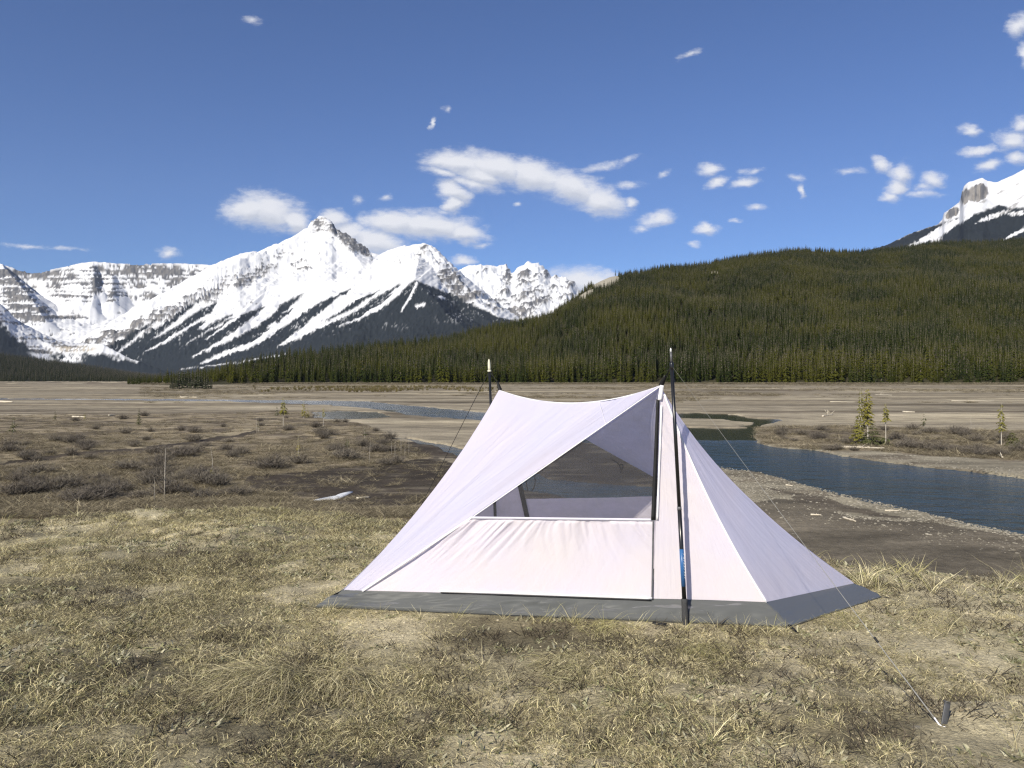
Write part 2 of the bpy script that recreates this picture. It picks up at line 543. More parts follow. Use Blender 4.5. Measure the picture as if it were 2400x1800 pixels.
def build_water():
    xs = np.concatenate([np.linspace(-260, -60, 30)[:-1], np.linspace(-60, 80, 141), np.linspace(80, 160, 20)[1:]])
    ys = np.concatenate([np.linspace(11, 70, 150), np.linspace(70, 200, 90)[1:]])
    X, Y = np.meshgrid(xs, ys)
    X, Y = X.ravel(), Y.ravel()
    u, v = flat_uv(X, Y)
    calm = np.maximum(sstep(1560, 1600, u) * (1 - sstep(1800, 1850, u)) * (1 - sstep(1027, 1040, v)),
                      sstep(700, 730, u) * (1 - sstep(925, 950, u)) * sstep(956, 960, v) * (1 - sstep(984, 990, v)))
    side = np.zeros(X.shape)
    calm = np.maximum(calm, .80 * sstep(70, 95, Y))
    col = np.stack([calm, side, side], 1)
    m = Mat("river_water")
    a = m.attr()
    sp = m.n("ShaderNodeSeparateColor"); m.l(a.outputs["Color"], sp.inputs[0])
    rip = m.rng(sp.outputs[0], 0, 1, 1.0, 0.02)
    h = m.math('ADD', m.noise(3.2, 4, .6, sc=(.55, 1, 1)), m.math('MULTIPLY', m.noise(.8, 3, .6, sc=(.5, 1, 1)), 2.6))
    b = m.bump(h, 1.0, .30)
    m.l(m.math('MULTIPLY', rip, m.rng(m.noise(.16, 4, .6, sc=(.35, 1, 1)), .36, .64, .45, 1.0)), b.inputs["Strength"])
    m.base(m.mix(m.rng(sp.outputs[0], .85, 1, 0, 1), (.034, .056, .074), (.020, .024, .013)))
    m.b.inputs["Roughness"].default_value = .12
    m.b.inputs["IOR"].default_value = 1.33
    o = mesh_np("river", np.stack([X, Y, np.full(X.shape, -0.10)], 1), grid_faces(len(ys), len(xs)), 4, m.m, col, smooth=True)
    tag(o, kind="structure")


build_water()

# ------------------------------------------------------------------ mountains and the forested hill
def skyline_fix(K, Yd, Z, prof_u, prof_v, jag=0.0, seed=0):
    """scale each column (one bearing) so that its skyline has the profile's elevation"""
    el = ((Z - CZ) / Yd).max(0)
    u = HU + F * K
    want = (HV - np.interp(u, prof_u, prof_v)) / F
    if jag:
        want = want + jag / F * (fbm(u * .11 + seed, u * 0 + seed, 4, .6) - .5) * 2
    s = np.where(el > 1e-5, want / np.maximum(el, 1e-5), 1)
    return CZ + (Z - CZ) * np.clip(s, 0.05, 6)[None, :], s


def ridge_field(X, Y, ridges, slope):
    """height under the nearest ridge: crest height less slope times distance, the highest of all ridges"""
    H = np.full(X.shape, -1e9)
    dist = np.full(X.shape, 1e9)
    for rd in ridges:
        pts = [at(*p) for p in rd["p"]]
        sl = rd.get("s", slope)
        for a, b in zip(pts[:-1], pts[1:]):
            dx, dy = b.x - a.x, b.y - a.y
            t = np.clip(((X - a.x) * dx + (Y - a.y) * dy) / (dx * dx + dy * dy), 0, 1)
            d = np.hypot(X - a.x - t * dx, Y - a.y - t * dy)
            st, sd = rd.get("cliff", (0, 0))
            h = a.z + (b.z - a.z) * t - sl * d - np.minimum(d, sd) * st
            up = h > H
            H = np.where(up, h, H)
            dist = np.where(up, d, dist)
    return H, dist


def snow_material(name):
    m = Mat(name)
    a = m.attr()
    geo = m.n("ShaderNodeNewGeometry")
    n = m.noise(.02, 5, .6, vec=geo.outputs["Position"])
    mul = m.rng(n, .3, .7, .93, 1.05)
    gg = m.n("ShaderNodeCombineColor")
    for i in range(3): m.l(mul, gg.inputs[i])
    m.base(m.mix(1.0, a.outputs["Color"], gg.outputs[0], 'MULTIPLY'))
    m.b.inputs["Roughness"].default_value = .9
    m.spec(.1)
    return m.m


M_SNOW = snow_material("snow_and_rock")
SNOW = np.array([.66, .665, .685]); ROCK = np.array([.20, .188, .178]); DROCK = np.array([.115, .115, .122]); TREES = np.array([.017, .021, .025])


def mountain(name, u0, u1, du, y0, y1, ny, ridges, slope, prof, jag, rough, paint, floor=-20, seed=0, power=1.0):
    u = np.arange(u0, u1 + du, du, dtype=float)
    K = (u - HU) / F
    yd = y0 + (y1 - y0) * np.linspace(0, 1, ny) ** power
    KK, YY = np.meshgrid(K, yd)
    X, Y = KK * YY, YY
    H, dist = ridge_field(X, Y, ridges, slope)
    H = np.maximum(H, floor)
    amp = np.clip(dist / 400, 0, 1) * sstep(0, 300, H)
    H = H + rough * amp * ((ridged(X / 420 + seed, Y / 420, 5) - .6) * 2.2 + (fbm(X / 110, Y / 110 + seed, 4) - .5) * .8)
    Z, s = skyline_fix(K, YY, H, prof[0], prof[1], jag, seed)
    U, V = HU + F * KK, HV - F * (Z - CZ) / YY
    col, dz = paint(U, V, X, Y, Z, dist)
    Z = Z + dz
    o = mesh_np(name, np.stack([X, Y, Z], -1).reshape(-1, 3), grid_faces(len(yd), len(u)), 4, M_SNOW, col.reshape(-1, 3), smooth=True)
    tag(o, kind="structure")
    return o


def mixc(a, b, t):
    return a * (1 - t[..., None]) + b * t[..., None]


def wsum(U, V, blobs):
    w = np.zeros(U.shape)
    for (u, v, ru, rv, ang, k) in blobs:
        c, s = math.cos(math.radians(ang)), math.sin(math.radians(ang))
        x, y = (U - u) * c + (V - v) * s, -(U - u) * s + (V - v) * c
        w = np.maximum(w, k * (1 - sstep(.35, 1.1, np.hypot(x / ru, y / rv))))
    return w


TREELINE = [(-900, 900), (140, 900), (200, 866), (262, 836), (330, 803), (400, 778), (470, 770), (520, 786), (560, 790), (600, 776), (650, 766), (700, 758), (745, 752), (790, 741), (830, 726), (880, 706), (930, 684), (970, 655),
            (1015, 672), (1060, 690), (1110, 715), (1160, 738), (1224, 760), (1500, 860), (3000, 860)]
FINGERS = [([(472, 699), (400, 745), (330, 790), (262, 838)], [1, 9, 15, 20]), ([(505, 712), (470, 742), (420, 785), (350, 828)], [2, 12, 15, 18]), ([(545, 735), (500, 765), (450, 800)], [1, 6, 8]), ([(624, 717), (560, 752), (500, 790), (430, 830)], [1, 10, 17, 20]),
           ([(712, 688), (660, 724), (600, 768), (530, 812), (450, 850)], [1, 8, 15, 17, 18]), ([(690, 722), (650, 750)], [1, 6]), ([(822, 678), (760, 714), (700, 750), (640, 790), (560, 830)], [1, 8, 12, 14, 16]), ([(850, 690), (800, 722), (740, 757)], [1, 3, 3]),
           ([(890, 680), (830, 713), (770, 746), (720, 776)], [1, 6, 8, 6]), ([(938, 667), (880, 706), (820, 745), (760, 775)], [1, 7, 10, 10])]
CHUTES = [([(430, 715), (394, 742), (330, 785), (262, 834)], [13, 12, 8, 2]), ([(505, 733), (445, 765), (385, 802), (340, 824)], [8, 5, 4, 1]), ([(520, 757), (436, 806)], [4, 1]),
          ([(640, 720), (585, 765), (521, 802), (450, 836)], [20, 13, 7, 2]), ([(722, 712), (660, 760), (600, 805), (535, 826), (470, 851)], [19, 12, 9, 8, 2]),
          ([(800, 702), (740, 750), (690, 787), (650, 812)], [13, 8, 5, 1]), ([(860, 678), (808, 713), (720, 775), (651, 811)], [12, 11, 8, 3]),
          ([(895, 682), (841, 721), (761, 760), (690, 794)], [7, 7, 6, 4]), ([(962, 657), (902, 713), (845, 746), (795, 765)], [10, 7, 5, 1]),
          ([(978, 664), (953, 711), (939, 731)], [4, 4, 2]), ([(560, 740), (520, 770), (480, 795)], [5, 3, 1]), ([(670, 830), (560, 850), (425, 865)], [2, 2, 1]),
          ([(975, 717), (996, 714)], [5, 4]), ([(1030, 695), (1042, 699)], [5, 4])]


def strata(U, V, f, seed=0.0, wav=9.0):
    """ledges: thin level bands that wander a little"""
    w = V + (fbm(U * .012 + seed, V * .02, 4) - .5) * wav * 2 + (fbm(U * .07, V * .05 + seed, 4) - .5) * wav * .7
    return .5 + .25 * np.sin(w * f) + (fbm(U * .022 + seed, w * .20, 5) - .5) * 2.1 + (fbm(U * .10 + seed, w * .4, 3) - .5) * .6


def paint_main(U, V, X, Y, Z, dist):
    n = fbm(U * .10, V * .10, 5)
    nf = fbm(U * .28, V * .28, 4)
    diag = fbm((U + V * 1.15) * .11, (U * .7 - V) * .018, 5)       # runs down the fall line
    col = np.broadcast_to(SNOW, U.shape + (3,)).copy()
    # rock showing through on the steep ribs
    rk = wsum(U, V, [(590, 640, 120, 45, -22, .62), (500, 680, 75, 40, -35, .72), (400, 735, 120, 26, -38, .95), (300, 780, 120, 22, -35, .95), (230, 800, 90, 22, -25, .9), (748, 528, 50, 26, 0, .72), (815, 562, 62, 30, 38, 1.15), (790, 543, 40, 30, 30, .95), (850, 585, 40, 14, 38, 1.1),
                      (1010, 600, 60, 26, 40, .66), (1055, 655, 65, 34, 38, 1.0), (1080, 690, 60, 26, 35, .85), (1140, 705, 90, 18, 27, .75), (985, 610, 26, 55, 5, .55), (940, 600, 30, 40, 0, .42), (745, 600, 30, 25, 0, .3), (660, 600, 50, 26, -20, .6), (700, 620, 40, 30, 0, .55),
                      (560, 720, 60, 30, -30, .4)])
    st = strata(U, V + (U - 700) * .10, .85, 3.0)
    rib = fbm(U * .09 + V * .05, V * .03, 5)
    r = sstep(.70, .92, rk + (st - .5) * .55 + (rib - .5) * 1.1 + (nf - .5) * .8)
    rc = mixc(np.broadcast_to(ROCK, col.shape), np.broadcast_to(DROCK, col.shape), sstep(.4, .6, nf))
    col = mixc(col, rc, r)
    # forest below the tree line, cut by avalanche chutes
    vt = np.interp(U, [p[0] for p in TREELINE], [p[1] for p in TREELINE])
    uj, vj = U + (n - .5) * 7 + (nf - .5) * 2.5, V + (fbm(U * .12 + 40, V * .12, 4) - .5) * 8
    f = sstep(-2, 3, vj - vt)
    for pts, wd in FINGERS:
        f = np.maximum(f, 1 - sstep(-2.0, 1.5, polydist(uj, vj, pts, [w * 1.35 for w in wd]) + (nf - .5) * 3))
    ch = np.full(U.shape, 1e9)
    for pts, wd in CHUTES:
        ch = np.minimum(ch, polydist(uj, vj, pts, [w * .66 for w in wd]))
    f = f * sstep(-1.0, 1.6, ch + .5 + (nf - .5) * 4)
    speck = sstep(.70, .77, nf + .06 * (1 - sstep(0, 45, V - vt))) * sstep(.45, .6, diag)
    f = f * (1 - .5 * speck * (1 - sstep(10, 60, V - vt)))
    dusting = wsum(U, V, [(1070, 745, 60, 16, -5, 1), (920, 765, 50, 12, 5, .8)])
    f = f * (1 - .35 * dusting * sstep(.58, .70, nf))
    tr = TREES * (0.75 + .6 * nf[..., None])
    col = mixc(col, tr, f)
    dz = (st - .5) * 26 * sstep(.2, .7, rk) + (nf - .5) * 22 * f + (diag - .5) * 30 * (1 - f) * (1 - sstep(.3, .6, rk))
    return col, dz * sstep(20, 200, Z)


def paint_left(U, V, X, Y, Z, dist):
    nf = fbm(U * .25, V * .25, 4)
    n = fbm(U * .08, V * .08, 5)
    rk = wsum(U, V, [(330, 634, 240, 20, 1, .98), (100, 645, 130, 20, 3, .95), (228, 660, 22, 52, 6, 1.1), (205, 685, 26, 34, 10, .85), (262, 690, 18, 26, 15, .9), (330, 690, 70, 22, 0, .62), (170, 690, 60, 24, 0, .6), (420, 660, 60, 26, -20, .75), (440, 690, 60, 20, -25, .7),
                     (45, 690, 70, 60, 0, .92), (70, 730, 80, 40, 10, .95), (120, 745, 60, 14, 0, .8), (20, 650, 60, 30, 10, .95), (180, 742, 40, 8, 0, .85), (60, 780, 60, 25, 30, .75), (250, 650, 300, 60, 0, .50), (-200, 700, 220, 90, 0, .85), (330, 800, 120, 20, -10, .9)])
    st = strata(U, V, .62, 8.0, 5.0)
    bite = fbm(U * .06 + 5, V * .06, 5)
    r = sstep(.60, .76, rk + (st - .5) * .95 + (nf - .5) * .7 + (bite - .5) * .9)
    rc = mixc(np.broadcast_to(ROCK * .85, U.shape + (3,)), np.broadcast_to(DROCK * .8, U.shape + (3,)), sstep(.35, .65, nf))
    col = mixc(np.broadcast_to(SNOW, U.shape + (3,)), rc, r)
    return col, ((st - .5) * 34 * sstep(.3, .8, rk) - r * 16 + (bite - .5) * 30 * sstep(.3, .8, rk)) * sstep(20, 200, Z)


def paint_fore(U, V, X, Y, Z, dist):
    nf = fbm(U * .25, V * .25, 4)
    n = fbm(U * .09, V * .09, 5)
    st = strata(U, V, .7, 4.0, 5.0)
    vt = np.interp(U, [-900, 0, 30, 75, 110, 140, 250, 400], [755, 758, 785, 820, 834, 830, 832, 855])
    rk = wsum(U, V, [(90, 790, 170, 55, 22, .80), (10, 730, 50, 50, 40, .9), (60, 775, 70, 22, 38, .95), (130, 805, 90, 14, 20, 1.05), (180, 818, 70, 14, 0, 1.1), (90, 818, 60, 16, 10, 1.1), (-200, 720, 200, 60, 0, .7)])
    r = sstep(.9, 1.1, rk + (st - .5) * .5 + (nf - .5) * .8)
    col = mixc(np.broadcast_to(SNOW, U.shape + (3,)), mixc(np.broadcast_to(ROCK, U.shape + (3,)), np.broadcast_to(TREES * 1.6, U.shape + (3,)), sstep(.5, .35, nf) * (1 - wsum(U, V, [(185, 816, 60, 11, 0, 1.2)]))), r)
    col = mixc(col, np.broadcast_to(np.array([.36, .31, .235]), col.shape), np.clip(wsum(U, V, [(180, 818, 56, 10, 0, 1.2)]), 0, 1) * sstep(.45, .55, fbm(U * .3, V * .1, 4)) * .9)
    f = sstep(-4, 5, V - vt + (n - .5) * 30)
    white = wsum(U, V, [(165, 840, 42, 13, 0, 1.2), (100, 838, 40, 10, 18, 1.0)])
    f = f * (1 - np.clip(white, 0, 1) * sstep(.36, .46, nf))
    col = mixc(col, TREES * (0.7 + .6 * nf[..., None]), f)
    return col, (nf - .5) * 12 * sstep(20, 100, Z)


def paint_rear(U, V, X, Y, Z, dist):
    nf = fbm(U * .25, V * .25, 4)
    n = fbm(U * .08, V * .08, 5)
    st = strata(U, V + (U - 1250) * .25, .55, 2.0)
    rk = wsum(U, V, [(1228, 645, 26, 30, 0, 1.05), (1190, 650, 20, 32, 0, .8), (1250, 700, 80, 40, -15, .72), (1320, 690, 50, 30, 20, .66), (1180, 700, 60, 40, 0, .55), (1220, 730, 60, 26, -10, .8), (1290, 645, 40, 26, 20, .6), (1130, 640, 30, 26, 0, .4), (1335, 665, 30, 25, 0, .7), (1260, 660, 90, 60, 0, .5)])
    r = sstep(.66, .88, rk + (st - .5) * .55 + (nf - .5) * 1.0 + (n - .5) * .7)
    rc = mixc(np.broadcast_to(ROCK, U.shape + (3,)), np.broadcast_to(DROCK, U.shape + (3,)), sstep(.4, .6, nf))
    col = mixc(np.broadcast_to(SNOW, U.shape + (3,)), rc, r)
    return col, (st - .5) * 30 + (n - .5) * 120 * np.clip(dist / 300, 0, 1)


def paint_right(U, V, X, Y, Z, dist):
    nf = fbm(U * .25, V * .25, 4)
    n = fbm(U * .07, V * .07, 5)
    col = np.broadcast_to(SNOW, U.shape + (3,)).copy()
    rk = wsum(U, V, [(2290, 452, 44, 34, -20, 1.25), (2262, 460, 16, 36, 12, 1.2), (2232, 500, 34, 18, -35, 1.15), (2275, 490, 40, 14, -20, .7), (2210, 522, 14, 10, 0, .9)])
    cap = sstep(0, 4, V - np.interp(U, [2255, 2275, 2302, 2316, 2345], [438, 433, 424, 433, 433]))
    r = sstep(.85, 1.0, rk * np.where(U > 2245, cap, 1) + (nf - .5) * .35)
    flut = fbm(U * .22, V * .04, 4)
    rc = mixc(np.broadcast_to(ROCK * 1.15, col.shape), np.broadcast_to(DROCK, col.shape), sstep(.42, .62, flut))
    col = mixc(col, rc, r)
    streak = fbm((U * .5 + V) * .12, (U - V * .5) * .03, 4)
    col = mixc(col, np.broadcast_to(ROCK * 1.2, col.shape), sstep(.70, .78, streak) * .7 * (V > 430))
    f = np.zeros(U.shape)
    vt = np.interp(U, [1900, 2078, 2135, 2200, 2225, 2268, 2300, 2342, 2360, 2400, 2600], [560, 570, 545, 523, 514, 506, 494, 478, 488, 482, 470])
    f = sstep(-2, 4, V - vt + (n - .5) * 16)
    patch = wsum(U, V, [(2215, 535, 60, 14, -30, 1.0), (2170, 560, 60, 10, -25, .9), (2250, 518, 60, 8, -28, .8), (2330, 505, 70, 9, -20, .75), (2385, 500, 40, 8, -12, .7), (2385, 545, 45, 5, -28, 1.1), (2195, 555, 26, 24, -50, .8)])
    f = f * (1 - sstep(.42, .62, patch * .9 + (nf - .5) * .9))
    col = mixc(col, TREES * (0.75 + .6 * nf[..., None]), f)
    return col, (nf - .5) * 10 * f + (flut - .5) * 40 * r + (streak - .5) * 14 * (1 - f)


PROF_MAIN = ([-300, 60, 140, 174, 253, 311, 416, 460, 499, 535, 564, 608, 644, 673, 694, 720, 735, 749, 762, 778, 789, 808, 828, 852, 875, 888, 924, 950, 968, 995, 1011, 1029, 1047, 1062, 1091, 1116, 1141, 1167, 1195, 1224, 1300, 1500],
             [884, 862, 835, 800, 757, 724, 668, 642, 621, 605, 594, 588, 572, 561, 550, 532, 516, 506, 510, 521, 538, 548, 557, 577, 594, 596, 581, 574, 572, 569, 576, 588, 607, 621, 648, 668, 688, 710, 730, 749, 790, 880])
mountain("mountain", -300, 1500, 2.2, 3000, 8200, 330, [
    dict(p=[(751, 506, 7500), (694, 550, 7350), (608, 588, 7200), (535, 605, 7300), (499, 621, 7400), (416, 668, 7000), (311, 722, 6500), (253, 757, 6200), (174, 800, 5800), (140, 835, 5400)]),
    dict(p=[(751, 506, 7500), (789, 540, 7400), (828, 558, 7350), (875, 596, 7200), (924, 581, 6600), (995, 569, 6000), (1047, 607, 5700), (1091, 648, 5400), (1141, 688, 5100), (1195, 730, 4800), (1240, 760, 4600), (1400, 850, 4000)]),
    dict(p=[(985, 585, 5950), (972, 655, 4900), (1040, 722, 4200), (1120, 775, 3800)]),
    dict(p=[(700, 560, 7300), (640, 650, 6500), (560, 740, 5700)], s=.7),
], .60, PROF_MAIN, 1.6, 60, paint_main)
mountain("mountain", -900, 620, 2.2, 5200, 10000, 240, [
    dict(p=[(-900, 600, 9500), (-300, 640, 9500), (0, 617, 9300), (72, 639, 9400), (145, 626, 9400), (217, 613, 9300), (325, 619, 9400), (434, 618, 9500), (620, 622, 9600)], s=.30, cliff=(1.1, 420)),
    dict(p=[(0, 617, 9300), (33, 648, 8600), (75, 700, 8100), (105, 745, 7800)], s=.8),
    dict(p=[(217, 613, 9300), (222, 668, 8800), (215, 715, 8450)], s=.9),
    dict(p=[(262, 640, 9200), (262, 700, 8700)], s=.9),
], .45, ([-900, -300, 0, 36, 72, 108, 145, 192, 217, 275, 325, 380, 434, 495, 620], [600, 640, 617, 630, 639, 634, 626, 616, 613, 617, 619, 617, 618, 621, 630]), 1.4, 50, paint_left, seed=5)
mountain("mountain", -900, 420, 2.2, 3400, 6200, 150, [
    dict(p=[(-900, 560, 5500), (-300, 610, 5500), (-100, 665, 5500), (0, 712, 5600), (36, 747, 5500), (90, 777, 5400), (165, 805, 5300), (250, 822, 5200), (400, 862, 5000)], s=.55),
], .55, ([-900, -300, -100, 0, 20, 36, 90, 130, 165, 240, 300, 420], [560, 610, 665, 712, 728, 747, 777, 795, 803, 806, 838, 880]), 1.5, 25, paint_fore, seed=9)
mountain("mountain", 1000, 1600, 2.2, 8000, 11500, 180, [
    dict(p=[(1000, 625, 10200), (1098, 623, 10200), (1127, 619, 10200), (1185, 621, 10300), (1201, 639, 10300), (1214, 626, 10200), (1240, 615, 10200), (1261, 616, 10200), (1291, 646, 10200), (1315, 645, 10300), (1337, 654, 10300), (1380, 700, 10300), (1600, 800, 10300)], s=.55),
    dict(p=[(1240, 615, 10200), (1250, 680, 9700), (1240, 730, 9300)], s=.8),
    dict(p=[(1315, 645, 10300), (1300, 700, 9800), (1310, 750, 9300)], s=.8),
    dict(p=[(1127, 619, 10200), (1150, 690, 9600), (1180, 745, 9100)], s=.8),
], .5, ([1000, 1076, 1098, 1127, 1159, 1185, 1201, 1214, 1235, 1261, 1279, 1291, 1315, 1337, 1356, 1400, 1600], [660, 632, 623, 619, 621, 621, 639, 626, 615, 616, 628, 646, 645, 654, 675, 720, 820]), 2.2, 60, paint_rear, seed=3)
mountain("mountain", 1850, 3200, 2.2, 2500, 5200, 190, [
    dict(p=[(1850, 640, 4300), (2078, 574, 4400), (2200, 525, 4450), (2262, 470, 4500), (2340, 428, 4550), (2400, 397, 4600), (2700, 260, 4900), (3200, 200, 5000)], s=.52),
    dict(p=[(2700, 260, 4900), (2700, 420, 3800), (2600, 520, 3200)], s=.5),
], .52, ([1850, 2078, 2135, 2200, 2209, 2212, 2228, 2249, 2253, 2259, 2269, 2302, 2314, 2338, 2367, 2400, 2700, 3200], [640, 574, 547, 525, 513, 500, 488, 472, 458, 437, 427, 417, 425, 427, 413, 397, 290, 220]), 1.2, 25, paint_right, seed=13)


# ---- forested hill beyond the flats
HILL_U = [300, 420, 530, 620, 700, 900, 1050, 1160, 1224, 1290, 1330, 1385, 1430, 1500, 1560, 1650, 1700, 1800, 1860, 2000, 2090, 2200, 2300, 2400, 2800, 3400]
HILL_V = [905, 892, 866, 843, 832, 812, 796, 768, 756, 739, 711, 670, 648, 640, 628, 622, 610, 595, 587, 592, 585, 570, 570, 562, 540, 520]
HILL_R1 = [620, 650, 690, 730, 780, 900, 980, 1060, 1120, 1180, 1220, 1280, 1320, 1380, 1420, 1480, 1500, 1540, 1560, 1600, 1600, 1620, 1640, 1650, 1700, 1700]


def hill_h(k, y):
    """height of the forest floor at slope k = x / y and distance y"""
    u = HU + F * k
    r1 = np.interp(u, HILL_U, HILL_R1)
    vs = np.interp(u, HILL_U, HILL_V)
    r0 = 598 + 12 * np.sin(u * .011) - 60 * sstep(700, 450, u)
    top = CZ + (HV - vs) / F * r1
    t = (y - r0) / (r1 - r0)
    x = k * y
    g = np.clip(t, 0, 1) ** 1.05
    z = top * g
    gul = (fbm(x / 150, y / 210, 4) - .5) * 34 * np.clip(t * 3, 0, 1) * np.clip((1 - t) * 4, 0, 1)
    z = z + gul * np.clip(top / 150, 0, 1)
    z = np.where(t > 1, top - (y - r1) * .25, z)
    return np.maximum(z, -2.0), t


def build_hill():
    u = np.arange(300, 3400, 8.0)
    K = (u - HU) / F
    y = np.concatenate([np.linspace(520, 620, 20)[:-1], np.linspace(620, 1900, 160)])
    KK, YY = np.meshgrid(K, y)
    Z, t = hill_h(KK, YY)
    Z = np.where(t <= 0, -2.0, Z)
    n = fbm(KK * YY * .05, YY * .05, 4)
    col = np.array([.050, .046, .026])[None, None, :] * (.6 + .8 * n[..., None])
    U, V = HU + F * KK, HV - F * (Z - CZ) / YY
    rock = wsum(U, V, [(1420, 662, 46, 17, -18, 1.1), (1375, 690, 30, 9, -30, 1.0), (1675, 640, 20, 6, 0, .8)])
    col = mixc(col, np.broadcast_to(np.array([.33, .30, .24]), col.shape), sstep(.3, .6, rock + (fbm(U * .2, V * .2, 4) - .5) * .8))
    m = Mat("forest_floor")
    a = m.attr()
    m.base(a.outputs["Color"])
    m.b.inputs["Roughness"].default_value = 1
    m.spec(.05)
    o = mesh_np("hill", np.stack([KK * YY, YY, Z], -1).reshape(-1, 3), grid_faces(len(y), len(u)), 4, m.m, col.reshape(-1, 3), smooth=True)
    tag(o, kind="structure")


build_hill()
LOW_U = [-900, -300, 0, 80, 160, 250, 330, 400, 470]
LOW_V = [790, 815, 832, 842, 853, 868, 882, 895, 903]


def build_low_hill():
    u = np.arange(-900, 520, 8.0)
    K = (u - HU) / F
    y = np.linspace(900, 2300, 70)
    KK, YY = np.meshgrid(K, y)
    top = CZ + (HV - np.interp(HU + F * KK, LOW_U, LOW_V)) / F * 2000
    t = np.clip((YY - 1000) / 1000, 0, 1)
    Z = np.where(YY > 2000, top - (YY - 2000) * .1, -2 + top * t)
    col = np.array([.028, .029, .019])[None, None, :] * (.6 + .8 * fbm(KK * YY * .03, YY * .03, 4)[..., None])  # darker floor colour stands in for cloud shade on this hill
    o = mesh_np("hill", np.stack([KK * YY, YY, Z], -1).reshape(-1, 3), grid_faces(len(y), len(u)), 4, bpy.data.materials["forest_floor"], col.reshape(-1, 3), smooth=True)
    tag(o, kind="structure")


build_low_hill()


# ------------------------------------------------------------------ conifers
def spruce_geo(h, r, layers, per, seed, top=0.03, bare=0.06, droop=.35, sprays=0, jit=.25, power=.85):
    """tapered trunk and whorls of drooping branches; returns verts, tris, is_trunk per vertex"""
    g = np.random.default_rng(seed)
    V, T = [], []

    def quadtri(pts):
        b = len(V); V.extend(pts)
        for i in range(1, len(pts) - 1): T.append((b, b + i, b + i + 1))
    # branches
    for i in range(layers):
        t = (i + g.random() * .5) / layers
        z = h * (bare + (1 - bare - top) * t)
        rr = r * (1 - t) ** power * (1 - .35 * max(0, .12 - t) / .12)
        n = max(4, int(per * (1 - .4 * t)))
        a0 = g.random() * 6.28
        for j in range(n):
            L = max(rr * (1 + jit * (g.random() * 2 - 1.2)), r * .04)
            a = a0 + 6.283 * j / n + g.normal() * .18
            ca, sa = math.cos(a), math.sin(a)
            zz = z + g.normal() * h * .012
            w = L * .34 * (.8 + .5 * g.random()) if not sprays else L * .10
            dz = -L * droop * (.7 + .6 * g.random())
            th = h / layers * .5
            p0 = (0, 0, zz + th * .4)
            m1 = (ca * L * .6 - sa * w, sa * L * .6 + ca * w, zz + dz * .45)
            m2 = (ca * L * .6 + sa * w, sa * L * .6 - ca * w, zz + dz * .45)
            tip = (ca * L, sa * L, zz + dz)
            mid = (ca * L * .62, sa * L * .62, zz + dz * .40 + th * .35)
            b = len(V); V.extend([p0, m1, tip, m2, mid])
            T.extend([(b, b + 1, b + 4), (b + 1, b + 2, b + 4), (b + 4, b + 2, b + 3), (b, b + 4, b + 3)])
            for k in range(sprays):
                f = .25 + .75 * g.random()
                sd = 1 if k % 2 else -1
                bl = L * (.16 + .22 * (1 - f)) * (.7 + .6 * g.random())
                bx, by, bz = ca * L * f, sa * L * f, zz + dz * f
                ang = a + sd * (.7 + .5 * g.random())
                ex, ey = math.cos(ang) * bl, math.sin(ang) * bl
                ez = -bl * (.15 + .7 * g.random())
                ww = bl * .34
                px, py = -math.sin(ang) * ww, math.cos(ang) * ww
                b = len(V)
                V.extend([(bx, by, bz), (bx + ex * .55 + px, by + ey * .55 + py, bz + ez * .4 + ww * .5), (bx + ex, by + ey, bz + ez), (bx + ex * .55 - px, by + ey * .55 - py, bz + ez * .4)])
                T.extend([(b, b + 1, b + 2), (b, b + 2, b + 3)])
    nc = len(V)
    tw = h * .014
    b = len(V)
    for (z, w) in ((0, tw), (h * .5, tw * .6), (h * .985, tw * .12)):
        for k in range(5):
            a = 6.283 * k / 5
            V.append((math.cos(a) * w, math.sin(a) * w, z))
    for lv in range(2):
        for k in range(5):
            a0, a1 = b + lv * 5 + k, b + lv * 5 + (k + 1) % 5
            T.extend([(a0, a1, a1 + 5), (a0, a1 + 5, a0 + 5)])
    return np.array(V), np.array(T), nc


def foliage_mat(name, c1, c2, c3=None, patch=0.012, rough=.8):
    m = Mat(name)
    oi = m.n("ShaderNodeObjectInfo")
    c = m.mix(oi.outputs["Random"], c1, c2)
    geo = m.n("ShaderNodeNewGeometry")
    if c3:
        n = m.noise(patch, 4, .55, vec=geo.outputs["Position"])
        c = m.mix(m.rng(n, .42, .62, 0, 1, True), c, c3)
    n2 = m.noise(2.5, 3, .6, vec=geo.outputs["Position"])
    mul = m.rng(n2, .3, .7, .6, 1.4)
    gg = m.n("ShaderNodeCombineColor")
    for i in range(3): m.l(mul, gg.inputs[i])
    m.base(m.mix(1.0, c, gg.outputs[0], 'MULTIPLY'))
    m.b.inputs["Roughness"].default_value = rough
    m.spec(.04)
    return m.m


M_NEEDLE = foliage_mat("spruce_needles", (.016, .023, .006), (.031, .038, .008), (.052, .053, .008))
M_BARK = plain("spruce_bark", (.17, .145, .12), .9, .1, .35, 25)
M_BARK_PALE = plain("weathered_wood", (.42, .38, .32), .85, .15, .2, 30)


def tree_mesh(name, h, r, layers, per, seed, mats=(M_NEEDLE, M_BARK), **kw):
    V, T, nc = spruce_geo(h, r, layers, per, seed, **kw)
    me = bpy.data.meshes.new(name)
    me.from_pydata(V.tolist(), [], T.tolist())
    for mt in mats: me.materials.append(mt)
    mi = (T[:, 0] >= nc).astype(np.int32)
    me.polygons.foreach_set("material_index", mi)
    me.update()
    return me


FOREST_MESHES = [tree_mesh("spruce_tree", 1.0, .135 + .02 * (i % 3), 11 + i % 3, 7, 100 + i, droop=.55, bare=.04, power=.75) for i in range(6)]


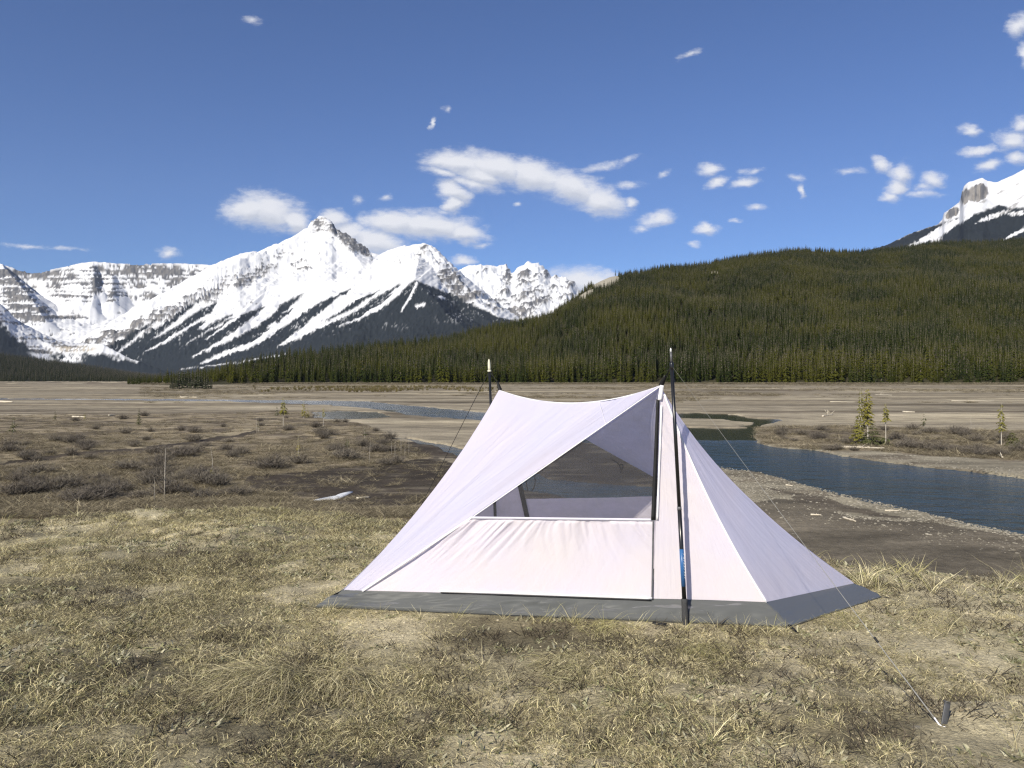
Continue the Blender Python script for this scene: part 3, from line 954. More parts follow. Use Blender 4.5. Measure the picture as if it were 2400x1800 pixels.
def forest_points():
    g = np.random.default_rng(21)
    n = 95000
    u = g.uniform(300, 2900, n)
    k = (u - HU) / F
    r1 = np.interp(u, HILL_U, HILL_R1)
    y = np.sqrt(g.uniform(560 ** 2, (r1 + 40) ** 2))
    keep = g.random(n) < (r1 ** 2 - 560 ** 2) / (1700 ** 2 - 560 ** 2) * 1.0
    z, t = hill_h(k, y)
    keep &= (t > 0.0) & (z > -1.9)
    U, V = u, HV - F * (z - CZ) / y
    rock = wsum(U, V, [(1420, 662, 46, 17, -18, 1.1), (1375, 690, 30, 9, -30, 1.0), (1675, 640, 20, 6, 0, .8)])
    keep &= rock < .55
    h = (9 + 9 * g.random(n) ** 1.4) * (1 - .30 * sstep(.4, 1, t)) * np.where(g.random(n) < .08, 1.25, 1)
    h = np.where((t < .06), h * 1.25, h)
    h = h * np.interp(u, [300, 500, 650], [.6, .7, 1])
    return (np.stack([k * y, y, z], 1)[keep], h[keep], g.integers(0, 6, n)[keep], g.random(n)[keep] * 6.28)


def scatter(name, P, h, idx, rot, meshes, kind="stuff", wid=None):
    """one object: a point cloud carrying one instance of its own mesh kind per point"""
    me = bpy.data.meshes.new(name)
    me.vertices.add(len(P))
    me.vertices.foreach_set("co", np.ascontiguousarray(P, np.float32).ravel())
    sc = np.stack([h if wid is None else wid, h if wid is None else wid, h], 1).astype(np.float32)
    a = me.attributes.new("size", 'FLOAT_VECTOR', 'POINT'); a.data.foreach_set("vector", np.ascontiguousarray(sc).ravel())
    a = me.attributes.new("turn", 'FLOAT_VECTOR', 'POINT'); a.data.foreach_set("vector", np.stack([0 * rot, 0 * rot, rot], 1).astype(np.float32).ravel())
    a = me.attributes.new("pick", 'INT', 'POINT'); a.data.foreach_set("value", idx.astype(np.int32))
    me.update()
    o = bpy.data.objects.new(name, me)
    scene.collection.objects.link(o)
    ng = bpy.data.node_groups.new(name, 'GeometryNodeTree')
    ng.interface.new_socket("Geometry", in_out='INPUT', socket_type='NodeSocketGeometry')
    ng.interface.new_socket("Geometry", in_out='OUTPUT', socket_type='NodeSocketGeometry')
    N, L = ng.nodes.new, ng.links.new
    gi, go = N("NodeGroupInput"), N("NodeGroupOutput")
    join = N("GeometryNodeGeometryToInstance")
    for mh in meshes:
        src = bpy.data.objects.new(name + "_kind", mh)
        oi = N("GeometryNodeObjectInfo"); oi.inputs["Object"].default_value = src
        oi.inputs["As Instance"].default_value = False
        L(oi.outputs["Geometry"], join.inputs[0])
    iop = N("GeometryNodeInstanceOnPoints")
    iop.inputs["Pick Instance"].default_value = True
    L(gi.outputs[0], iop.inputs["Points"]); L(join.outputs[0], iop.inputs["Instance"])
    for nm, ty, sk in (("size", 'FLOAT_VECTOR', "Scale"), ("pick", 'INT', "Instance Index"), ("turn", 'FLOAT_VECTOR', "Rotation")):
        na = N("GeometryNodeInputNamedAttribute"); na.data_type = ty; na.inputs["Name"].default_value = nm
        if sk == "Rotation":
            er = N("FunctionNodeEulerToRotation"); L(na.outputs["Attribute"], er.inputs[0]); L(er.outputs[0], iop.inputs[sk])
        else:
            L(na.outputs["Attribute"], iop.inputs[sk])
    L(iop.outputs[0], go.inputs[0])
    mod = o.modifiers.new("scatter", 'NODES'); mod.node_group = ng
    tag(o, kind=kind)
    return o


FP, FH, FI, FR = forest_points()
# the front row: individuals; nearest the flats on each bearing
fk = FP[:, 0] / FP[:, 1]
fu = HU + F * fk
vis = (fu > 480) & (fu < 2430)
bin_ = ((fu - 480) / 6.5).astype(int)
order = np.argsort(FP[:, 1])
seen, front_ids = set(), []
for i in order:
    if vis[i] and bin_[i] not in seen:
        seen.add(bin_[i]); front_ids.append(i)
front_ids = front_ids[:300]
fm = np.zeros(len(FP), bool); fm[front_ids] = True
for n_, i in enumerate(front_ids):
    o = bpy.data.objects.new("spruce_tree", FOREST_MESHES[FI[i]])
    scene.collection.objects.link(o)
    o.location = FP[i]
    o.rotation_euler = (0, 0, FR[i])
    hh = FH[i] * (.85 + .35 * ((i * 7919) % 97) / 97)
    o.scale = (hh * .9, hh * .9, hh)
    tag(o, "dark green spruce in the front row of the forest beyond the flats", "tree", "spruces in the front row of the forest")
scatter("forest", FP[~fm], FH[~fm], FI[~fm], FR[~fm], FOREST_MESHES)
# low forest at the left end of the valley
g = np.random.default_rng(5)
n = 9000
u = g.uniform(-500, 500, n); k = (u - HU) / F; y = np.sqrt(g.uniform(960 ** 2, 2030 ** 2, n))
top = CZ + (HV - np.interp(u, LOW_U, LOW_V)) / F * 2000
z = -2 + top * np.clip((y - 1000) / 1000, 0, 1)
lm = [tree_mesh("dark_spruce", 1.0, .15, 9, 6, 300 + i, mats=(foliage_mat("dark_shaded_needles", (.022, .027, .016), (.03, .034, .018)), M_BARK), droop=.5) for i in range(2)]  # dark needle colour stands in for cloud shade over the low forest
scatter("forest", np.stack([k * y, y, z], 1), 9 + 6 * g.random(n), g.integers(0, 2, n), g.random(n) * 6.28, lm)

# ------------------------------------------------------------------ the tent
def v3(p): return np.array([p[0], p[1], p[2]], float)


def P(u, v, D): return v3(at(u, v, D))


def bez(p0, mid, p1, n):
    c = 2 * mid - (p0 + p1) / 2
    t = np.linspace(0, 1, n)[:, None]
    return (1 - t) ** 2 * p0 + 2 * t * (1 - t) * c + t ** 2 * p1


def onplane(u, v, p0, nrm):
    d = np.array([(u - HU) / F, 1.0, -(v - HV) / F])
    o = np.array([0, 0, CZ])
    s = np.dot(p0 - o, nrm) / np.dot(d, nrm)
    return o + s * d


def grid_normals(G):
    a = np.gradient(G, axis=0); b = np.gradient(G, axis=1)
    n = np.cross(a, b)
    return n / np.maximum(np.linalg.norm(n, axis=-1, keepdims=True), 1e-9)


TENT_BASE = np.array([0.5, 4.35, TZ])
tent = empty("tent", TENT_BASE)
tag(tent, "pale lavender white trekking pole tent with grey floor pitched on the dry grass", "tent")


def sheet(name, G, mat, disp=None, parent=None, thick=0):
    n = grid_normals(G)
    if disp is not None:
        G = G + n * disp[..., None]
    r, c = G.shape[:2]
    tt, ss = np.meshgrid(np.linspace(0, 1, r), np.linspace(0, 1, c), indexing='ij')
    o = mesh_np(name, G.reshape(-1, 3) - TENT_BASE, grid_faces(r, c), 4, mat, smooth=True, uv=np.stack([ss, tt], -1).reshape(-1, 2), parent=parent or tent)
    if thick:
        md = o.modifiers.new("thickness", 'SOLIDIFY'); md.thickness = thick; md.offset = 0
    return o


def rows(Lc, Rc, m):
    s = np.linspace(0, 1, m)[None, :, None]
    return Lc[:, None, :] * (1 - s) + Rc[:, None, :] * s


def ribbon(name, pts, width, across, mat, lift=None, parent=None, thick=.0012):
    """flat tape along pts; across = direction it spreads in"""
    pts = np.asarray(pts); ac = np.asarray(across, float)
    if lift is not None: pts = pts + lift
    w = np.broadcast_to(np.asarray(width, float), (len(pts),))
    if ac.ndim == 1:
        tg = np.gradient(pts, axis=0); tg /= np.linalg.norm(tg, axis=1, keepdims=True)
        ac = ac[None] - (tg * ac[None]).sum(1, keepdims=True) * tg
        ac /= np.linalg.norm(ac, axis=1, keepdims=True)
    G = np.stack([pts - ac * w[:, None] / 2, pts + ac * w[:, None] / 2], 1)
    return sheet(name, G, mat, parent=parent, thick=thick)


def cloth(name, c, trans, gloss=.12, bump=.35, tint=None):
    m = Mat(name)
    nt = m.nt
    uv = m.n("ShaderNodeUVMap").outputs[0]
    geo = m.n("ShaderNodeNewGeometry")
    big = m.noise(3.0, 3, .5, vec=geo.outputs["Position"])
    col = m.mix(m.rng(big, .35, .65, 0, 1), c, tint or c)
    crease = m.noise(9, 6, .65, vec=geo.outputs["Position"], sc=(1, 1, .45))
    st = m.noise(26, 3, .6, vec=uv, sc=(1, .12, 1))
    h = m.math('ADD', m.math('MULTIPLY', crease, .6), m.math('MULTIPLY', st, .5))
    bp = m.n("ShaderNodeBump"); bp.inputs["Strength"].default_value = bump; bp.inputs["Distance"].default_value = .012
    m.l(h, bp.inputs["Height"])
    d = m.n("ShaderNodeBsdfDiffuse"); m.l(col, d.inputs[0]); m.l(bp.outputs[0], d.inputs["Normal"])
    t = m.n("ShaderNodeBsdfTranslucent"); m.l(col, t.inputs[0]); m.l(bp.outputs[0], t.inputs["Normal"])
    gl = m.n("ShaderNodeBsdfGlossy"); gl.inputs["Roughness"].default_value = .38; m.l(bp.outputs[0], gl.inputs["Normal"])
    mx = m.n("ShaderNodeMixShader"); mx.inputs[0].default_value = trans
    m.l(d.outputs[0], mx.inputs[1]); m.l(t.outputs[0], mx.inputs[2])
    lw = m.n("ShaderNodeFresnel"); lw.inputs[0].default_value = 1.35
    mg = m.n("ShaderNodeMixShader"); m.l(m.math('MULTIPLY', lw.outputs[0], gloss * 4), mg.inputs[0])
    m.l(mx.outputs[0], mg.inputs[1]); m.l(gl.outputs[0], mg.inputs[2])
    m.l(mg.outputs[0], m.out.inputs["Surface"])
    return m.m


M_FLY = cloth("canopy_fabric", (.80, .78, .94), .50, tint=(.83, .785, .91), gloss=.03, bump=.32)
M_DOOR = cloth("door_fabric", (.86, .80, .88), .40, tint=(.89, .82, .83), bump=.45, gloss=.03)
M_FLOOR = cloth("floor_fabric", (.105, .108, .107), .04, gloss=.06, bump=.12)
M_TAPE = plain("white_tape", (.82, .80, .82), .6, .3, .04)
M_HEM = plain("hem_tape", (.60, .58, .66), .7, .2, .05)
M_BLACK = plain("black_webbing", (.012, .012, .013), .6, .3, .3)
M_ZIP = plain("grey_zip", (.10, .10, .11), .5, .4, .2)
M_CORD = plain("pale_cord", (.24, .235, .225), .8, .2, .1)
M_DCORD = plain("dark_cord", (.03, .03, .032), .8, .2, .1)


def mesh_fabric():
    m = Mat("insect_mesh")
    geo = m.n("ShaderNodeNewGeometry")
    tr = m.n("ShaderNodeBsdfTransparent")
    d = m.n("ShaderNodeBsdfDiffuse"); d.inputs[0].default_value = (.13, .13, .137, 1)
    t = m.n("ShaderNodeBsdfTranslucent"); t.inputs[0].default_value = (.12, .12, .125, 1)
    mm = m.n("ShaderNodeMixShader"); mm.inputs[0].default_value = .3
    m.l(d.outputs[0], mm.inputs[1]); m.l(t.outputs[0], mm.inputs[2])
    fine = m.noise(120, 2, .7, vec=geo.outputs["Position"])
    fold = m.noise(7, 4, .6, vec=geo.outputs["Position"], sc=(1, 1, 2.0))
    f = m.math('ADD', m.rng(fold, .35, .68, .20, .36), m.math('MULTIPLY', fine, .06))
    mx = m.n("ShaderNodeMixShader"); m.l(f, mx.inputs[0])
    m.l(tr.outputs[0], mx.inputs[1]); m.l(mm.outputs[0], mx.inputs[2])
    m.l(mx.outputs[0], m.out.inputs["Surface"])
    return m.m


M_MESH = mesh_fabric()

A_f, A_b = P(1548, 905, 3.98), P(1170, 915, 4.75)
LFt, LFe, RFt, RBt, LBt = P(803, 1383, 4.17), P(850, 1384, 4.13), P(1795, 1411, 3.88), P(2002, 1367, 4.42), P(962, 1290, 5.14)
LFg, RFg, RBg, LBg = v3(flat(738, 1424, TZ + .005)), v3(flat(1850, 1470, TZ + .005)), v3(flat(2068, 1399, TZ + .005)), v3(flat(928, 1322, TZ + .005))
nF = np.cross(LFe - A_f, RFt - A_f); nF /= np.linalg.norm(nF)
if nF[1] > 0: nF = -nF           # outward, towards the viewer
nB = np.cross(LBt - A_b, RBt - A_b); nB /= np.linalg.norm(nB)
if nB[1] < 0: nB = -nB
inF = lambda u, v, off=0.0: onplane(u, v, A_f + nF * off, nF)
inB = lambda u, v, off=0.0: onplane(u, v, A_b + nB * off, nB)
lin = lambda a, b, n: a + (b - a) * np.linspace(0, 1, n)[:, None]


def wr(G, seed, amp, fx=8, fy=2):
    r, c = G.shape[:2]
    tt, ss = np.meshgrid(np.linspace(0, 1, r), np.linspace(0, 1, c), indexing='ij')
    return (fbm(ss * fx + seed, tt * fy + seed, 4) - .5) * amp


def creases(G, seed, count, amp, w=.012, region=(0, 1, 0, 1), ang=None):
    """sharp little folds: short lines pressed into the sheet"""
    g_ = np.random.default_rng(seed)
    r, c = G.shape[:2]
    tt, ss = np.meshgrid(np.linspace(0, 1, r), np.linspace(0, 1, c), indexing='ij')
    d = np.zeros((r, c))
    for _ in range(count):
        s0, t0 = g_.uniform(region[0], region[1]), g_.uniform(region[2], region[3])
        a = g_.uniform(0, 3.14) if ang is None else ang + g_.normal() * .18
        L = g_.uniform(.08, .34)
        s1, t1 = s0 + math.cos(a) * L, t0 + math.sin(a) * L
        k = np.clip(((ss - s0) * (s1 - s0) + (tt - t0) * (t1 - t0)) / (L * L), 0, 1)
        q = np.hypot(ss - s0 - k * (s1 - s0), tt - t0 - k * (t1 - t0))
        d += g_.choice([-1, 1]) * amp * g_.uniform(.4, 1) * np.exp(-(q / (w * g_.uniform(.7, 1.6))) ** 2) * np.sin(np.pi * np.clip(k, .08, .92))
    return d * np.sin(np.pi * np.clip(ss, .01, .99)) ** .4


# front canopy panel: left corner -> the two peaks, sagging along the ridge
e_sil = bez(LFt, P(1011, 1157, 4.46), A_b, 180)
e_fly = lin(LFe, A_f, 180)
G = rows(e_sil, e_fly, 130)
s = np.linspace(0, 1, 130)[None, :]; t = np.linspace(0, 1, 180)[:, None]
sag = 4 * s * (1 - s) * t ** 2.2 * .085
G[..., 2] -= sag
G[..., 1] -= 4 * s * (1 - s) * t ** 1.5 * .02
sheet("canopy_panel", G, M_FLY, wr(G, 3, .016, 7, 2) + wr(G, 9, .010, 16, 3) * (1 - s) ** 2 + creases(G, 1, 26, .004, .009, (.05, .5, .2, .95), 1.25) + creases(G, 2, 12, .003, .008, (.3, .9, .75, .95), 1.5) + creases(G, 12, 10, .003, .01))
# right end panel: front peak -> the two right corners
e_seam = bez(A_f, P(1661, 1172, 3.95), RFt, 60)
e_out = bez(A_f, P(1734, 1146, 4.18), RBt, 60)
G = rows(e_seam, e_out, 60)
s2 = np.linspace(0, 1, 60)[None, :]; t2 = np.linspace(0, 1, 60)[:, None]
G[..., 2] += 4 * s2 * (1 - s2) * t2 ** 3 * -.006
sheet("end_panel", G, M_FLY, wr(G, 21, .012, 4, 2) + creases(G, 3, 8, .003, .02, (.3, .7, .8, .97), 2.2))
# rear canopy panel and rear end panel, the same turned half round
e_rb = bez(A_b, (A_b + RBt) / 2 + np.array([0, 0, -.02]), RBt, 60)
G = rows(e_out[::-1], e_rb[::-1], 40)
s = np.linspace(0, 1, 40)[None, :]; t = np.linspace(0, 1, 60)[:, None]
G[..., 2] -= 4 * s * (1 - s) * t ** 2.2 * .085
sheet("canopy_panel", G, M_FLY, wr(G, 33, .012, 7, 2))
e_lb = bez(A_b, (A_b + LBt) / 2 + np.array([.03, -.02, -.03]), LBt, 60)
G = rows(e_sil[::-1][np.linspace(0, 179, 60).astype(int)], e_lb, 24)
sheet("end_panel", G, M_FLY, wr(G, 41, .008, 4, 2))

# front face: lower door panel with gathers under its top hem
top = lin(inF(1104, 1214), inF(1534, 1219), 140)
bot = lin(inF(852, 1384), inF(1529, 1402), 140)
G = np.stack([top + (bot - top) * k for k in np.linspace(0, 1, 70)], 0)
tt, ss = np.meshgrid(np.linspace(0, 1, 70), np.linspace(0, 1, 140), indexing='ij')
xs = ss + tt * np.where(ss < .35, -.16 * (1 - ss / .35), (ss - .35) * -.0) - tt * .28 * sstep(.3, .6, ss)
gath = np.abs(fbm(xs * 26, tt * 1.2 + 4, 3) - .5) * 2
gath2 = fbm(xs * 11 + 9, tt * .8, 3) - .5
disp = (gath * .017 + gath2 * .026) * (1 - sstep(.0, .85, tt)) * sstep(0, .05, tt) - np.sin(np.pi * tt) * .012
door = sheet("door_panel", G, M_DOOR, disp)
# narrow solid panel right of the zip
e_zip = lin(inF(1549, 907), inF(1531, 1403), 90)
e_r = e_seam[np.linspace(0, 59, 90).astype(int)] + nF * .001
fr = np.linspace(0, 59, 90); e_r = np.stack([np.interp(fr, np.arange(60), e_seam[:, i]) for i in range(3)], 1)
G = rows(e_zip, e_r, 40)
tt, ss = np.meshgrid(np.linspace(0, 1, 90), np.linspace(0, 1, 40), indexing='ij')
xs = (1 - ss) * tt + tt * .3 + ss * .1
disp = (np.abs(fbm((tt - ss * .55 * tt) * 17, ss * tt * 2.0 + 2, 3) - .5) * .030 - .004) * np.sin(np.pi * ss) * sstep(0, .15, tt) * (.35 + .65 * (1 - sstep(.3, 1, tt)))
sheet("side_panel", G, M_DOOR, disp - np.sin(np.pi * ss) * .006 * tt)
# mesh window, a little behind the cloth round it
a0, a1, a2 = inF(1546, 912, -.006), inF(1098, 1220, -.006), inF(1540, 1222, -.006)
G = rows(lin(a0, a1, 60), lin(a0, a2, 60), 40)
sheet("mesh_window", G, M_MESH, wr(G, 51, .010, 5, 5))
# tapes, zip and flaps
ribbon("hem_tape", lin(inF(1104, 1213), inF(1532, 1218), 40), .013, (0, 0, 1), M_HEM, nF * .006)
ribbon("seam_tape", lin(inF(850, 1385), inF(1106, 1213), 40), .012, (0, 0, 1), M_TAPE, nF * .007)
ribbon("seam_tape", lin(inF(1106, 1213), A_f, 40), .005, (0, 0, 1), M_TAPE, nF * .004)
ribbon("seam_tape", e_seam[2:], .010, (1, 0, 0), M_TAPE, nF * .004 + np.array([.003, -.003, 0]))
ribbon("ridge_tape", np.concatenate([sheetrow for sheetrow in [lin(A_b, A_f, 30)]]) - np.stack([0 * np.linspace(0, 1, 30), 0 * np.linspace(0, 1, 30), 4 * np.linspace(0, 1, 30) * (1 - np.linspace(0, 1, 30)) * .085 - .002], 1), .012, (0, 1, .3), M_TAPE)
sp = [e_fly[int(180 * .822)] * (1 - q) + (A_f + (A_b - A_f) * .34 - np.array([0, 0, 4 * .34 * .66 * .085])) * q + nF * .005 for q in np.linspace(0, 1, 12)]
ribbon("seam_line", sp, .004, (1, 0, 0), M_HEM)
ribbon("zipper_flap", lin(inF(1542, 936), inF(1531, 1218), 30), np.linspace(.018, .024, 30), (1, 0, 0), M_BLACK, nF * .010, thick=.003)
ribbon("peak_tape", lin(inF(1551, 903), inF(1546, 938), 8), np.linspace(.020, .022, 8), (1, 0, 0), M_TAPE, nF * .012)
ribbon("zipper", lin(inF(1531, 1218), inF(1528, 1404), 40), .0085, (1, 0, 0), M_ZIP, nF * .010, thick=.004)
ribbon("zipper_trim", lin(inF(1544, 950), inF(1534, 1218), 30) + np.array([.014, 0, 0]), .010, (1, 0, 0), M_TAPE, nF * .0085)
ribbon("door_hem", np.concatenate([lin(inF(1030, 1384), inF(1200, 1389), 20), lin(inF(1205, 1389.5), inF(1528, 1401), 30)]), .011, (0, 0, 1), M_TAPE, nF * .012, thick=.002)
ribbon("door_zipper", lin(inF(1034, 1388), inF(1526, 1406), 40), .006, (0, 0, 1), M_BLACK, nF * .010, thick=.003)
# rear face seen through the mesh
zt, zb = inB(1219, 1170), inB(1262, 1327)
zk = zt + (zb - zt) * .985
mb = lin(A_b, zt, 40)
er = A_b + (RBt - A_b) * .563
G = rows(lin(A_b, zt, 40), lin(A_b, er, 40), 30)
sheet("mesh_window", G, M_MESH, wr(G, 61, .008, 4, 4))
G = np.stack([lin(zt, er, 50) * (1 - k) + lin(zb, RBt, 50) * k for k in np.linspace(0, 1, 24)], 0)
sheet("door_panel", G, M_DOOR, wr(G, 71, .02, 14, 1.5))
G = rows(lin(A_b, LBt, 40), lin(A_b, zb, 40), 20)
sheet("side_panel", G, M_DOOR, wr(G, 81, .012, 3, 3))
ribbon("zipper_flap", lin(A_b + (zb - A_b) * .1, zb, 30), .03, (1, 0, 0), M_BLACK, -nB * .008, thick=.003)
for (a, b, c) in (((1435, 1078), (1450, 1088), (1455, 1104)), ((1453, 1088), (1460, 1092), (1454, 1108)), ((1233, 1128), (1235, 1140), (1237, 1150)), ((1253, 1115), (1254, 1134), (1247, 1150))):
    pts = bez(inB(*a, -.03), inB(*b, -.03), inB(*c, -.03), 8)
    ribbon("tie_cord", pts, .007, (1, 0, 0), M_DCORD, thick=.005)

# bathtub floor: a grey wall that flares to the ground, and the sheet under it
ring_t, ring_b = [], []
for (a, b, c, d, n) in ((LFt, RFt, LFg, RFg, 400), (RFt, RBt, RFg, RBg, 80), (RBt, LBt, RBg, LBg, 90), (LBt, LFt, LBg, LFg, 40)):
    k = np.linspace(0, 1, n)[:-1, None]
    tp = a + (b - a) * k
    if n == 400:
        uu = np.interp(k[:, 0], [0, .05, 1], [803, 850, 1795])
        tp = np.array([inF(x, np.interp(x, [803, 850, 1529, 1795], [1383, 1384, 1403.5, 1411])) if x > 850 else (LFt + (LFe - LFt) * (x - 803) / 47) for x in uu])
    ring_t.append(tp)
    ring_b.append(c + (d - c) * k)
RT, RB = np.concatenate(ring_t), np.concatenate(ring_b)
RT = np.concatenate([RT, RT[:1]]); RB = np.concatenate([RB, RB[:1]])
G = np.stack([RT * (1 - k) + RB * k for k in np.linspace(0, 1, 26)], 0)
tt, ss = np.meshgrid(np.linspace(0, 1, 26), np.linspace(0, 1, G.shape[1]), indexing='ij')
fold = (fbm(ss * 14 + tt * 1.1, tt * 1.4 - ss * 4, 2) - .5) * .030 + np.abs(fbm(ss * 22 + tt * 1.6, tt * 2.5 - ss * 9 + 7, 2) - .5) * .016
front_w = np.where(ss < .67, 1.0, .35)
n = grid_normals(G)
if n[8, 50, 1] > 0: n = -n
G = G + n * (1.7 * fold * np.sin(np.pi * np.clip(tt, 0, 1)) * front_w)[..., None] + n * (np.sin(np.pi * tt) * .004 + .005 * np.exp(-((tt - .86) / .09) ** 2))[..., None]
G[-1] = RB - n[-1] * .012
wall_o = sheet("floor_wall", G, M_FLOOR)
Q = [LFg, RFg, RBg, LBg]
G = np.stack([lin(LFg, RFg, 40) * (1 - k) + lin(LBg, RBg, 40) * k for k in np.linspace(0, 1, 20)], 0)
G[..., 2] = TZ + .008
sheet("floor_sheet", G, M_FLOOR)
FOOT = [(p[0], p[1]) for p in Q]


# ---- tubes
def tube_geo(pts, rad, seg=10):
    pts = np.asarray(pts, float); rad = np.broadcast_to(np.asarray(rad, float), (len(pts),))
    tg = np.gradient(pts, axis=0); tg /= np.linalg.norm(tg, axis=1, keepdims=True) + 1e-12
    ref = np.array([0.31, .9, .2]) if abs(tg[0][1]) < .85 else np.array([1.0, 0, .1])
    u = np.cross(tg, ref); u /= np.linalg.norm(u, axis=1, keepdims=True)
    w = np.cross(tg, u)
    a = np.linspace(0, 2 * np.pi, seg, endpoint=False)
    V = pts[:, None, :] + rad[:, None, None] * (np.cos(a)[None, :, None] * u[:, None, :] + np.sin(a)[None, :, None] * w[:, None, :])
    V = V.reshape(-1, 3)
    f = grid_faces(len(pts), seg, True)
    n = len(pts)
    ends = [list(range(seg))[::-1], [(n - 1) * seg + i for i in range(seg)]]
    return V, np.concatenate([f, np.array(ends).ravel()]), [4] * (len(f) // 4) + [seg, seg]


def tube(name, pts, rad, mat, parent=None, base=None, seg=10):
    V, f, fn = tube_geo(pts, rad, seg)
    if base is not None: V = V - base
    return mesh_np(name, V, f, fn, mat, smooth=True, parent=parent)


M_CARBON = plain("black_pole", (.012, .012, .013), .28, .5, .1)
M_GREYSEC = plain("grey_pole_section", (.10, .10, .105), .35, .5, .1)
M_BLUE = plain("blue_pole_band", (.03, .11, .28), .35, .4, .05)
M_FOAM = plain("foam_grip", (.055, .055, .056), .95, .1, .2, 150)
M_TIP = plain("pole_tip", (.62, .62, .60), .4, .5, .05)
M_CREAM = plain("rubber_tip", (.60, .57, .44), .6, .3, .05)
M_LETTER = plain("pole_lettering", (.70, .74, .70), .5, .3, .02)


def bar(a, b, n=2): return lin(a, b, n)


# front pole, grip down
pb, pt = P(1607, 1464, 3.85), P(1572, 817, 3.87)
pv = lambda v: pb + (pt - pb) * ((1464 - v) / (1464 - 817))
pole = empty("trekking_pole", pb)
tag(pole, "black trekking pole with blue band standing grip down in front of the tent", "trekking pole", "trekking poles holding up the tent")
tube("grip", [pv(1466), pv(1462), pv(1440), pv(1412), pv(1405), pv(1403)], [.012, .0175, .0165, .0155, .0165, .012], M_FOAM, pole, pb)
tube("shaft", [pv(1404), pv(1192)], [.0112, .0108], M_CARBON, pole, pb, 14)
tube("blue_band", [pv(1374), pv(1287)], [.0117, .0114], M_BLUE, pole, pb, 14)
tube("collar", [pv(1196), pv(1188)], [.0118, .0112], M_GREYSEC, pole, pb, 14)
tube("upper_shaft", [pv(1190), pv(862)], [.0098, .0088], M_CARBON, pole, pb, 14)
tube("twist_lock", [pv(866), pv(862), pv(852), pv(848)], [.0095, .0115, .0105, .007], M_CARBON, pole, pb, 14)
tube("lower_section", [pv(850), pv(825)], [.0062, .0055], M_GREYSEC, pole, pb)
tube("tip", [pv(825), pv(820), pv(815.5)], [.0052, .0048, .0022], M_TIP, pole, pb)
# pale slanted lettering up the blue band
LV, LF_ = [], []
axis = (pt - pb) / np.linalg.norm(pt - pb)
side = np.cross(axis, np.array([0, 1.0, 0])); side /= np.linalg.norm(side)
if side[0] < 0: side = -side
fwd = np.cross(side, axis)
if fwd[1] > 0: fwd = -fwd


def onband(v, ang, lift=.0008):
    c = pv(v)
    return c + (side * math.sin(ang) + fwd * math.cos(ang)) * (.0116 + lift)


for i, (v0, kind) in enumerate(((1296, 0), (1304, 1), (1311, 0), (1317, 2), (1324, 1), (1331, 0), (1338, 2), (1344, 1), (1351, 0))):
    segs = [((0, .25), (4.0, .95), 1.3)]
    if kind != 0: segs.append(((3.5, .25), (3.8, .8), 1.2))
    if kind == 2: segs.append(((-.5, .6), (2.0, .6), 1.2))
    for (p_, q_, w) in segs:
        b = len(LV)
        LV += [onband(v0 + p_[0], p_[1]), onband(v0 + q_[0], q_[1]), onband(v0 + q_[0] + w, q_[1]), onband(v0 + p_[0] + w, p_[1])]
        LF_ += [b, b + 1, b + 2, b + 3]
mesh_np("lettering", np.array(LV) - pb, LF_, 4, M_LETTER, parent=pole)

# rear pole, only its upper end above the cloth
qb, qt = np.array([-.10, 4.90, TZ - .01]), P(1146, 842, 4.86)
qb = P(1166, 1340, 4.88); qb[2] = TZ - .01
qv = lambda v: qt + (qb - qt) * ((v - 842) / (1340 - 842))
pole2 = empty("trekking_pole", qb)
tag(pole2, "dark trekking pole with cream rubber tip rising behind the left peak of the tent", "trekking pole", "trekking poles holding up the tent")
tube("shaft", [qb, qv(868)], [.0112, .0075], M_CARBON, pole2, qb, 12)
tube("collar", [qv(871), qv(867)], [.0125, .0125], M_CREAM, pole2, qb, 12)
tube("rubber_tip", [qv(867), qv(862), qv(850), qv(844), qv(841.5)], [.0085, .0095, .0085, .0055, .002], M_CREAM, pole2, qb, 12)

# peak straps and cords from the tent to the poles
def strap(name, a, b, w0, w1, across):
    return ribbon(name, lin(np.asarray(a), np.asarray(b), 6), np.linspace(w0, w1, 6), across, M_BLACK, thick=.003)


strap("peak_strap", P(1549, 904, 3.975), P(1560, 880, 3.95), .027, .016, (1, 0, 0))
tube("peak_cord", [P(1559, 882, 3.95), pv(856)], .0016, M_DCORD, tent, TENT_BASE, 6)
tube("peak_cord", [P(1563, 880, 3.95), pv(860)], .0016, M_DCORD, tent, TENT_BASE, 6)
strap("peak_strap", P(1172, 914, 4.755), P(1166, 895, 4.78), .026, .012, (1, 0, 0))
tube("peak_cord", [P(1166, 897, 4.78), qv(868)], .0018, M_DCORD, tent, TENT_BASE, 6)
# corner strap at the near right corner
strap("corner_strap", RFg + [0, 0, .012], P(1878, 1494, 3.68), .018, .012, (1, .4, 0))
tube("corner_cord", [P(1878, 1494, 3.68), P(1874, 1512, 3.60), v3(flat(1871, 1540, TZ + .004))], .0022, M_DCORD, tent, TENT_BASE, 6)
strap("corner_strap", RBg + [0, 0, .01], P(2084, 1402, 4.30), .012, .008, (0, 1, 0))

tg = v3(flat(1545, 1462, TZ + .012))
strap("stake_loop", tg + [-.03, .02, 0], tg + [.035, -.008, 0], .018, .018, (0, 1, .2))
